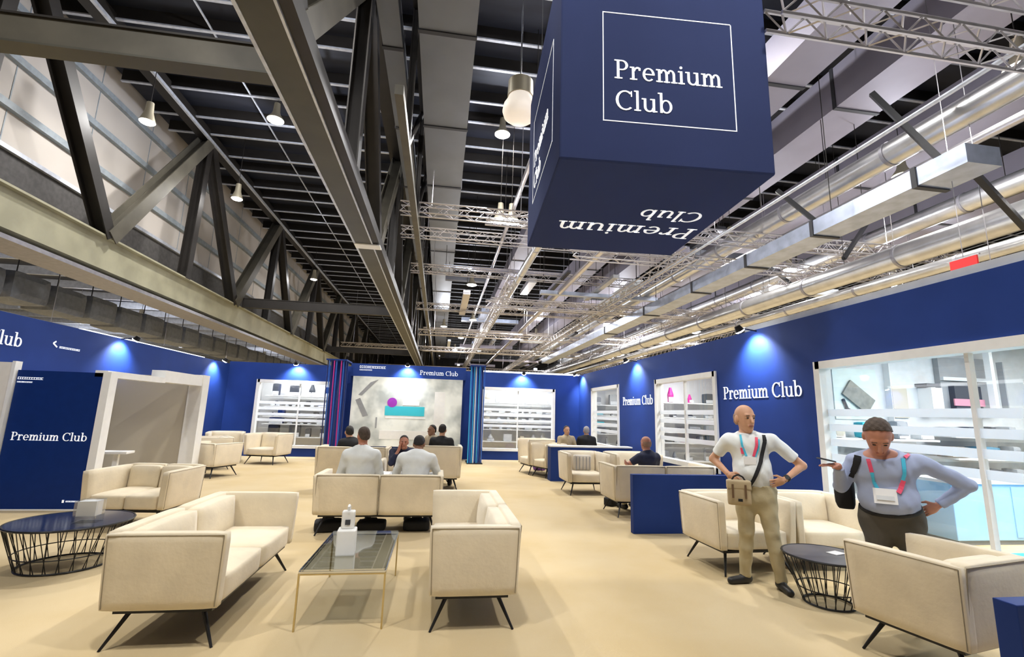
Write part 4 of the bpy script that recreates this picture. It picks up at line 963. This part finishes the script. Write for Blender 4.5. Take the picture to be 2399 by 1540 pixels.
    for n_, s in enumerate('LR'):
        w = V['ha'+s]; e = V['el'+s]; d = w-e; d /= np.linalg.norm(d)
        F = fing[n_]
        sg = -1 if s == 'L' else 1
        fd = np.array(F[0], float) if F else d; fd /= np.linalg.norm(fd)
        pn = np.array(F[1], float) if F else np.array([-sg*1., 0, 0]); pn -= fd*(pn@fd); pn /= np.linalg.norm(pn)   # palm normal
        sd = np.cross(pn, fd)*sg      # toward thumb side
        curl = F[2] if F else .35
        def hand(p):
            pm = w+fd*.045; Rm = np.stack([fd, sd, pn], 1)
            q = caps(p, w-d*.03, w+fd*.02, .027, .027); q = sm(q, elli(p, pm, (.050, .042, .017), Rm), .015)
            for i, (o, ln) in enumerate(((.030, .070), (.010, .080), (-.011, .074), (-.031, .058))):
                b0 = w+fd*.078+sd*o; b1 = b0+(fd+pn*curl*.6+sd*o*3)*ln*.5; b2 = b1+(fd*(1-curl*.6)+pn*curl*1.4)*ln*.5
                f_ = sm(caps(p, b0-fd*.02, b1, .0092, .0085), caps(p, b1, b2, .0085, .0068), .003); q = sm(q, f_, .005)
            t0 = w+fd*.022+sd*.030; t1 = t0+(fd*.7+sd*.75+pn*.2)*.040; t2 = t1+(fd*.9+sd*.2+pn*.35)*.030
            return sm(q, sm(caps(p, t0, t1, .013, .011), caps(p, t1, t2, .011, .008), .003), .010)
        addfine(hand, w+fd*.075, .135, max(.0052, h*.36))
    def mk(name, P, Fc, m, par=T):
        me = bpy.data.meshes.new(name); me.from_pydata(P.tolist(), [], Fc.tolist()); me.materials.append(m)
        for p in me.polygons: p.use_smooth = True
        o = bpy.data.objects.new(name, me); C.objects.link(o); o.parent = par; return o
    body_o = mk('body', np.concatenate(vs), np.concatenate(fs), skin)
    # clothes
    f0, f1 = (1, .93) if sleeve == 'long' else (.72, 0)
    def shirtf(p):
        d = torso(p, .010); d = sm(d, arms(p, .013, f0, f1), .035)
        q = (p-V['hip'])@TF; d = np.maximum(d, (hem-q[:, 2]))
        d = np.maximum(d, -(caps(p, V['neck']-up_*.015-fr*0+np.array([0, 0, 0]), V['neck']+up_*.2, .050, .070)))
        qn = (p-(V['neck']+up_*.02))@TF; d = np.maximum(d, qn[:, 2]+qn[:, 1]*-.25-.0)
        for s in 'LR':
            a, b, c = V['sh'+s], V['el'+s], V['ha'+s]
            e, dr = (a+(b-a)*f0, b-a) if f1 == 0 else (b+(c-b)*f1, c-b)
            dr = dr/np.linalg.norm(dr); cut = (p-e)@dr; near = np.linalg.norm(p-e, axis=1) < .085
            d = np.where(near, np.maximum(d, cut), d)
        # soft folds
        return d+.0035*np.sin(p[:, 2]*46+p[:, 0]*22)*np.sin(p[:, 1]*20+p[:, 0]*31)
    allu = np.array([V[k] for k in ('hip', 'neck', 'shL', 'shR', 'elL', 'elR', 'haL', 'haR')])
    P, Fc = surfnet(shirtf, allu.min(0)-.26, allu.max(0)+.2, h*.85); mk('shirt', P, Fc, shirt)
    if legs:
        def tro(p):
            q0 = (p-V['hip'])@TF; q = q0*np.array([1, 1/.70, 1])
            d = np.minimum(caps(q, (0, 0, -.05), (0, 0, .08), .158*wide+.012, .150*wide+.012)*.85, torso(p, .016)); d = sm(d, legsd(p, .013), .04)
            d = np.maximum(d, q0[:, 2]-(.085 if hem >= 0 else .04))
            if base is STAND:
                d = np.maximum(d, (V['anL'][2]-.03)-p[:, 2])
            return d+.004*np.sin(p[:, 2]*38+p[:, 0]*19)*np.sin(p[:, 0]*25+p[:, 1]*30)
        al = np.array([V[k] for k in ('hip', 'kL', 'kR', 'anL', 'anR')])
        P, Fc = surfnet(tro, al.min(0)-.24, al.max(0)+.24, h*.85); mk('trousers', P, Fc, trousers)
        for s, tdir in zip('LR', toes):
            a = V['an'+s]; td = np.array([tdir[0], tdir[1], 0.]); td /= np.linalg.norm(td)
            def sh(p):
                heel = np.array([a[0], a[1], .045])-td*.03; toe = np.array([a[0], a[1], .032])+td*.17
                d = caps(p, heel, toe, .042, .034); d = sm(d, caps(p, (a[0], a[1], .06), (a[0], a[1], .09), .042, .044), .03)
                return np.maximum(d, .004-p[:, 2])
            c = np.array([a[0], a[1], .06])+td*.07; P, Fc = surfnet(sh, c-np.array([.22, .22, .07]), c+np.array([.22, .22, .08]), h*.7); mk('shoe', P, Fc, shoes)
    if collar:
        def colf(p):
            q = (p-(V['neck']+up_*.0))@TF; rr = np.sqrt(q[:, 0]**2+(q[:, 1]*1.0-.0)**2)
            d = np.abs(rr-(.070-.35*q[:, 2]))-.007; d = np.maximum(d, np.abs(q[:, 2]-.008+q[:, 1]*-.25)-.026)
            return np.maximum(d, .010-np.abs(q[:, 0])*1.0+(q[:, 1]+.03)*3*(q[:, 1] > -.03))
        P, Fc = surfnet(colf, V['neck']-.13, V['neck']+.13, max(.006, h*.55)); mk('collar', P, Fc, shirt)
    if belt:
        P, Fc = surfnet(lambda p: np.maximum(torso(p, .023), np.abs(((p-V['hip'])@TF)[:, 2]-.068)-.020), V['hip']-.3, V['hip']+.3, h*.8); mk('belt', P, Fc, belt)
    if hair:
        def hairf(p):
            q = (p-hc)@HR/hs; d = elli(q, (0, .014, .036), (.083, .101, .096) if hair == 'short' else (.0785, .0965, .0915))
            d = sm(d, elli(q, (0, .045, -.01), (.078, .062, .075)), .02)
            cut = -(q[:, 2]*.70+q[:, 1]*.85-.036) if hair == 'short' else -(q[:, 2]*.55+q[:, 1]*.95-.035)
            if hair == 'bald': cut = np.maximum(-(q[:, 1]-.0), q[:, 2]-.035)
            d = np.maximum(d, cut); return np.maximum(d, -q[:, 2]-.062)+.002*np.sin(q[:, 0]*160)*np.sin(q[:, 1]*130+q[:, 2]*90)
        P, Fc = surfnet(hairf, hc-.16*hs, hc+.16*hs, max(.006, h*.5)); mk('hair', P, Fc, hairm)
    HRm = Matrix([list(r) for r in HR])*hs; hv = Vector(hc)
    for s in (-1, 1):
        mb = MB(); c = hv+HRm@Vector((s*.030, -.0855, .012)); mb.lathe([(.001, -.006), (.009, -.004), (.011, 0), (.009, .004), (.001, .006)], n=10); mb.v = [tuple(c+HRm@Vector((x*1.1, z*.8, y*.55))) for x, y, z in mb.v]; mb.build('eye', M_eye, body_o, smooth=2)
        mb = MB(); mb.beam(c+HRm@Vector((-.016, -.002, .020)), c+HRm@Vector((.016, -.002, .022)), .007, .006); mb.build('eyebrow', hairm if hairm is not M_stub else M_hairb, body_o)
    mb = MB(); mb.pillow(-.022, -.0955, -.063, .022, -.086, -.053, n=4); mb.v = [tuple(hv+HRm@Vector(v)) for v in mb.v]; mb.build('mouth', M_lip, body_o, smooth=2)
    return T, V, body_o
def local(T): return T

from mathutils.bvhtree import BVHTree
def drape(T, name, pts, w, m, parent, off=.006, th=.003, parts=('shirt', 'trousers', 'body')):
    trees = []
    for c in T.children:
        if c.name.split('.')[0] in parts: trees.append(BVHTree.FromPolygons([v.co for v in c.data.vertices], [tuple(p.vertices) for p in c.data.polygons]))
    out = []
    for (x0, z0), (x1, z1) in zip(pts[:-1], pts[1:]):
        n = max(1, int(sqrt((x1-x0)**2+(z1-z0)**2)/.02))
        for i in range(n+1):
            x = x0+(x1-x0)*i/n; z = z0+(z1-z0)*i/n; ys = []
            for dx in (-w*.4, 0, w*.4):
                for b in trees:
                    hh = b.ray_cast(Vector((x+dx, -1.2, z)), Vector((0, 1, 0)))
                    if hh[0]: ys.append(hh[0].y)
            if ys: out.append((x, min(ys)-off, z))
    # straighten the ribbon where it would dip
    mb = MB(); mb.strip([p for p, q in zip(out, out[1:]+[None]) if q is None or (Vector(p)-Vector(q)).length > 1e-4], w, (0, -1, .25), th); return mb.build(name, m, parent)
def surf_y(T, x, z):
    ys = []
    for c in T.children:
        if c.name.split('.')[0] in ('shirt', 'trousers', 'body'):
            hh = BVHTree.FromPolygons([v.co for v in c.data.vertices], [tuple(p.vertices) for p in c.data.polygons]).ray_cast(Vector((x, -1.2, z)), Vector((0, 1, 0)))
            if hh[0]: ys.append(hh[0].y)
    return min(ys)

# standing bald man, hands on hips, satchel across the body
T, V, _ = person('bald man in white short sleeved shirt standing with hands on hips', (3.225, 4.62, 0), radians(-27), STAND,
    dict(hip=(.01, 0, .92), chest=(-.01, 0, 1.32), neck=(-.03, 0, 1.475), head=(-.045, -.03, 1.625), shL=(-.215, .0, 1.40), shR=(.195, .0, 1.41), elL=(-.36, .10, 1.19), elR=(.47, .06, 1.17),
         haL=(-.24, -.10, 1.06), haR=(.27, -.10, 1.035), kL=(-.09, -.03, .50), kR=(.14, -.03, .50), anL=(-.115, .03, .09), anR=(.19, -.05, .09), hy=.45, hp=.08),
    shirt=M_wshirt, trousers=M_chino, hair='bald', hairm=M_stub, skin=M_skin, sleeve='short', wide=1.08, hem=-.06, h=.011, hs=1.15, toes=((-.8, -.5), (.25, -1)), belly=.01,
    fing=(((.55, -.35, -.45), (.2, .9, 0), .5), ((-.9, -.1, -.35), (0, .9, .3), .3)))
bagt = thing('satchel', 'beige canvas satchel with black strap worn by the bald man', 'bag', (3.225, 4.62, 0), radians(-27))
drape(T, 'strap', [(.115, 1.485), (.115, 1.40), (.06, 1.20), (-.02, 1.02), (-.07, .93)], .036, M_bkcloth, bagt, .008, .004)
yb_ = surf_y(T, -.16, .98)-.01
MB().pillow(-.265, yb_-.085, .78, -.055, yb_, 1.01, .0, .01, .0).build('pouch', M_canvas, bagt, smooth=2)
MB().pillow(-.27, yb_-.093, .925, -.05, yb_+.002, 1.02, 0, .003, 0).build('flap', M_canvas, bagt, smooth=2)
for x in (-.22, -.105): MB().box(x-.009, yb_-.104, .85, x+.009, yb_-.094, .98).build('buckle_strap', mat('brown_leather', (.14, .08, .04), .6) if x < -.2 else bpy.data.materials['brown_leather'], bagt)
MB().box(-.175, yb_-.100, .82, -.135, yb_-.090, .845).build('tag', M_bkcloth, bagt)
MB().path([(-.23, yb_-.045, 1.0), (-.20, yb_-.045, 1.05), (-.16, yb_-.045, 1.07), (-.12, yb_-.045, 1.05), (-.09, yb_-.045, 1.0)], .009).build('handle', M_bkcloth, bagt)
lan = thing('lanyard', 'pink and cyan lanyard with white badge on the bald man', 'lanyard', (3.225, 4.62, 0), radians(-27))
drape(T, 'cyan_ribbon', [(-.105, 1.46), (-.10, 1.36), (-.065, 1.25)], .020, M_cyl, lan)
drape(T, 'pink_ribbon', [(.04, 1.44), (.035, 1.36), (.0, 1.25)], .026, M_pink, lan, .009)
drape(T, 'pink_patch', [(-.10, 1.33), (-.09, 1.27)], .04, M_pink, lan, .007)
drape(T, 'cyan_ribbon', [(.062, 1.42), (.05, 1.33), (.015, 1.24)], .016, M_cyl, lan)
ys_ = surf_y(T, -.04, 1.2)-.012
MB().box(-.095, ys_-.004, 1.17, .02, ys_, 1.245).build('badge', M_paper, lan)
wt = thing('wrist_watch', 'black watch on the wrist of the bald man', 'watch', (3.225, 4.62, 0), radians(-27))
a = Vector(V['haR']); e = Vector(V['elR']); d = (e-a).normalized(); MB().tube(a+d*.02, a+d*.05, .034, n=14).build('band', M_bkcloth, wt); MB().tube(a+d*.035+Vector((0, -.026, .01)), a+d*.035+Vector((0, -.038, .014)), .02, n=12).build('dial', M_dark, wt)

# man in light blue shirt, looking down
PX, PY = 3.93, 3.78
T, V, _ = person('grey haired man in light blue shirt looking down with hand on hip', (PX, PY, 0), radians(-38), STAND,
    dict(hip=(0, .0, .835), chest=(-.03, -.07, 1.20), neck=(-.05, -.14, 1.345), head=(-.065, -.235, 1.50), shL=(-.235, -.09, 1.27), shR=(.215, -.10, 1.30), elL=(-.35, -.08, 1.05), elR=(.54, .03, 1.13),
         haL=(-.37, -.29, 1.24), haR=(.325, .03, .94), kL=(-.11, -.02, .46), kR=(.12, -.02, .46), anL=(-.12, .03, .09), anR=(.13, .03, .09), hy=-.05, hp=.80),
    shirt=M_bshirt, trousers=M_gtrous, hair='short', hairm=M_hairb, skin=M_skinr, sleeve='long', wide=1.30, belly=.045, hem=.055, h=.011, belt=M_bkcloth, hs=1.25,
    fing=(((-.8, -.3, .05), (0, 0, -1), .2), ((-.85, -.15, -.5), (-.3, .9, 0), .3)))
lan = thing('lanyard', 'pink and cyan lanyard with badge on the man in blue shirt', 'lanyard', (PX, PY, 0), radians(-38))
drape(T, 'cyan_ribbon', [(-.135, 1.20), (-.125, 1.12), (-.10, 1.06)], .026, M_cyl, lan)
drape(T, 'pink_ribbon', [(-.15, 1.31), (-.135, 1.20)], .030, M_pink, lan)
drape(T, 'cyan_ribbon', [(.09, 1.33), (.085, 1.2), (.06, 1.12)], .026, M_cyl, lan)
drape(T, 'pink_ribbon', [(.075, 1.15), (.05, 1.08), (.03, 1.05)], .034, M_pink, lan, .009)
drape(T, 'pink_ribbon', [(.15, 1.365), (.105, 1.34)], .035, M_pink, lan)
y0_ = surf_y(T, -.05, .98)-.012; y1_ = surf_y(T, -.05, 1.07)-.012; y0_ = min(y0_, y1_+.03)
MB().hexa([(-.14, y0_, 0.955), (.02, y0_, 0.955), (.02, y0_+.004, 0.955), (-.14, y0_+.004, 0.955), (-.14, y1_, 1.075), (.02, y1_, 1.075), (.02, y1_+.004, 1.075), (-.14, y1_+.004, 1.075)]).build('badge', M_paper, lan)
MB().hexa([(-.12, y0_-.003, .985), (-.0, y0_-.003, .985), (-.0, y0_, .985), (-.12, y0_, .985), (-.12, y1_-.003, 1.035), (.0, y1_-.003, 1.035), (.0, y1_, 1.035), (-.12, y1_, 1.035)]).build('badge_print', M_lgrey, lan)
bk = thing('shoulder_bag', 'black shoulder bag hanging behind the man in light blue shirt', 'bag', (PX, PY, 0), radians(-38))
drape(T, 'strap', [(-.215, 1.33), (-.24, 1.24), (-.275, 1.14)], .055, M_bkcloth, bk, .008, .006)
MB().pillow(-.38, .06, .84, -.24, .20, 1.18, .01, .01, .01).build('pouch', M_bkcloth, bk, smooth=2)
ph = thing('phone', 'black phone held in the raised hand of the man in blue shirt', 'phone', (PX, PY, 0), radians(-38))
a = Vector(V['haL']); MB().beam(a+Vector((-.03, -.03, .035)), a+Vector((-.15, -.08, .06)), .07, .010).build('body', M_dark, ph, bevel=.004); MB().beam(a+Vector((-.035, -.032, .0415)), a+Vector((-.145, -.078, .0665)), .06, .002).build('screen', M_tabletop, ph)

# seated people (facing angles in the scene)
kw = dict(h=.017)
person('man in white shirt seated on the middle sofa seen from behind, left', (-1.03, 7.02, 0), pi+.1, SIT, dict(head=(-.0, -.0, 1.235), neck=(0, .02, 1.09), hy=.45), shirt=M_wshirt, trousers=M_bkcloth, hairm=M_hairb, skin=M_skinr, wide=1.15, **kw)
person('man in white shirt hunched on the middle sofa, right of the two', (-.28, 7.05, 0), pi-.1, SIT, dict(chest=(0, -.02, .88), neck=(0, -.10, 1.02), head=(-.0, -.19, 1.12), shL=(-.21, -.06, .94), shR=(.21, -.06, .94), elL=(-.3, -.15, .7), elR=(.3, -.15, .7), haL=(-.14, -.38, .66), haR=(.14, -.38, .66), hp=.5), shirt=M_wshirt, trousers=M_bkcloth, hairm=M_hair, skin=M_skind, wide=1.2, **kw)
person('dark haired man in navy jacket facing the viewer, hand on cheek', (-.62, 9.35, 0), .05, SIT, dict(hip=(0, .12, .42), chest=(0, .03, .76), neck=(0, -.03, .91), head=(.0, -.10, 1.02), shL=(-.19, .0, .84), shR=(.19, .0, .84), elL=(-.20, -.22, .66), elR=(.24, -.18, .62), haL=(-.075, -.19, .90), haR=(.08, -.34, .60), kL=(-.15, -.3, .46), kR=(.15, -.3, .46), anL=(-.15, -.3, .1), anR=(.15, -.3, .1), hp=.1), shirt=M_nshirt, trousers=M_bkcloth, skin=M_skinr,
    fing=(((.1, .05, 1), (.8, .3, 0), .3), None), **kw)
armchair('low beige chair of the man in navy jacket at the meeting table', (-.62, 9.6, 0), 0, L=.8, D=.72, H=.70)
person('dark haired person in black seated by the picture screen, left', (-1.72, 10.2, 0), pi+.4, SIT, dict(head=(.06, 0, 1.14), neck=(.03, .03, 1.02), chest=(0, .06, .88), shL=(-.19, .05, .95), shR=(.19, .05, .95)), shirt=M_bkcloth, trousers=M_bkcloth, **kw)
person('bearded man in beige top seated by the screen facing left', (-.14, 11.35, 0), -.9, SIT, dict(head=(0, 0, 1.17), neck=(0, .03, 1.05)), shirt=M_beicloth, trousers=M_bkcloth, skin=M_skind, **kw)
person('dark haired person in black jacket seated by the screen seen from behind', (.10, 10.62, 0), pi-.2, SIT, dict(head=(0, 0, 1.21), neck=(0, .03, 1.06)), shirt=M_bkcloth, trousers=M_bkcloth, **kw)
armchair('beige chair of the bearded man beyond the black jacketed person', (-.2, 11.4, 0), -.9, L=.8, D=.75, H=.80)
person('bald man in navy shirt leaning on the sofa arm behind the counter', (3.62, 8.08, 0), pi+.35, SIT, dict(head=(.0, 0, 1.16), neck=(0, .03, 1.02), chest=(0, .06, .88), shL=(-.2, .05, .93), shR=(.2, .05, .93), elR=(.36, -.06, .80), haR=(.50, .05, .84), hy=-.1), shirt=M_nshirt, trousers=M_chino, hair='bald', hairm=M_stub, skin=M_skinr, sleeve='short', wide=1.1, **kw)
person('person with light brown top behind the distant counter, left', (3.47, 12.75, 0), .2, SIT, dict(), shirt=M_canvas, trousers=M_bkcloth, hairm=M_hairb, **kw)
person('white haired person in dark coat behind the distant counter, right', (4.02, 12.8, 0), pi-.1, SIT, dict(), shirt=M_bkcloth, trousers=M_bkcloth, hairm=M_hairg, wide=1.15, **kw)
sofa('pale sofa behind the distant white topped counter', (3.8, 12.85, 0), pi, L=1.7, D=.75, H=.80, n=2)
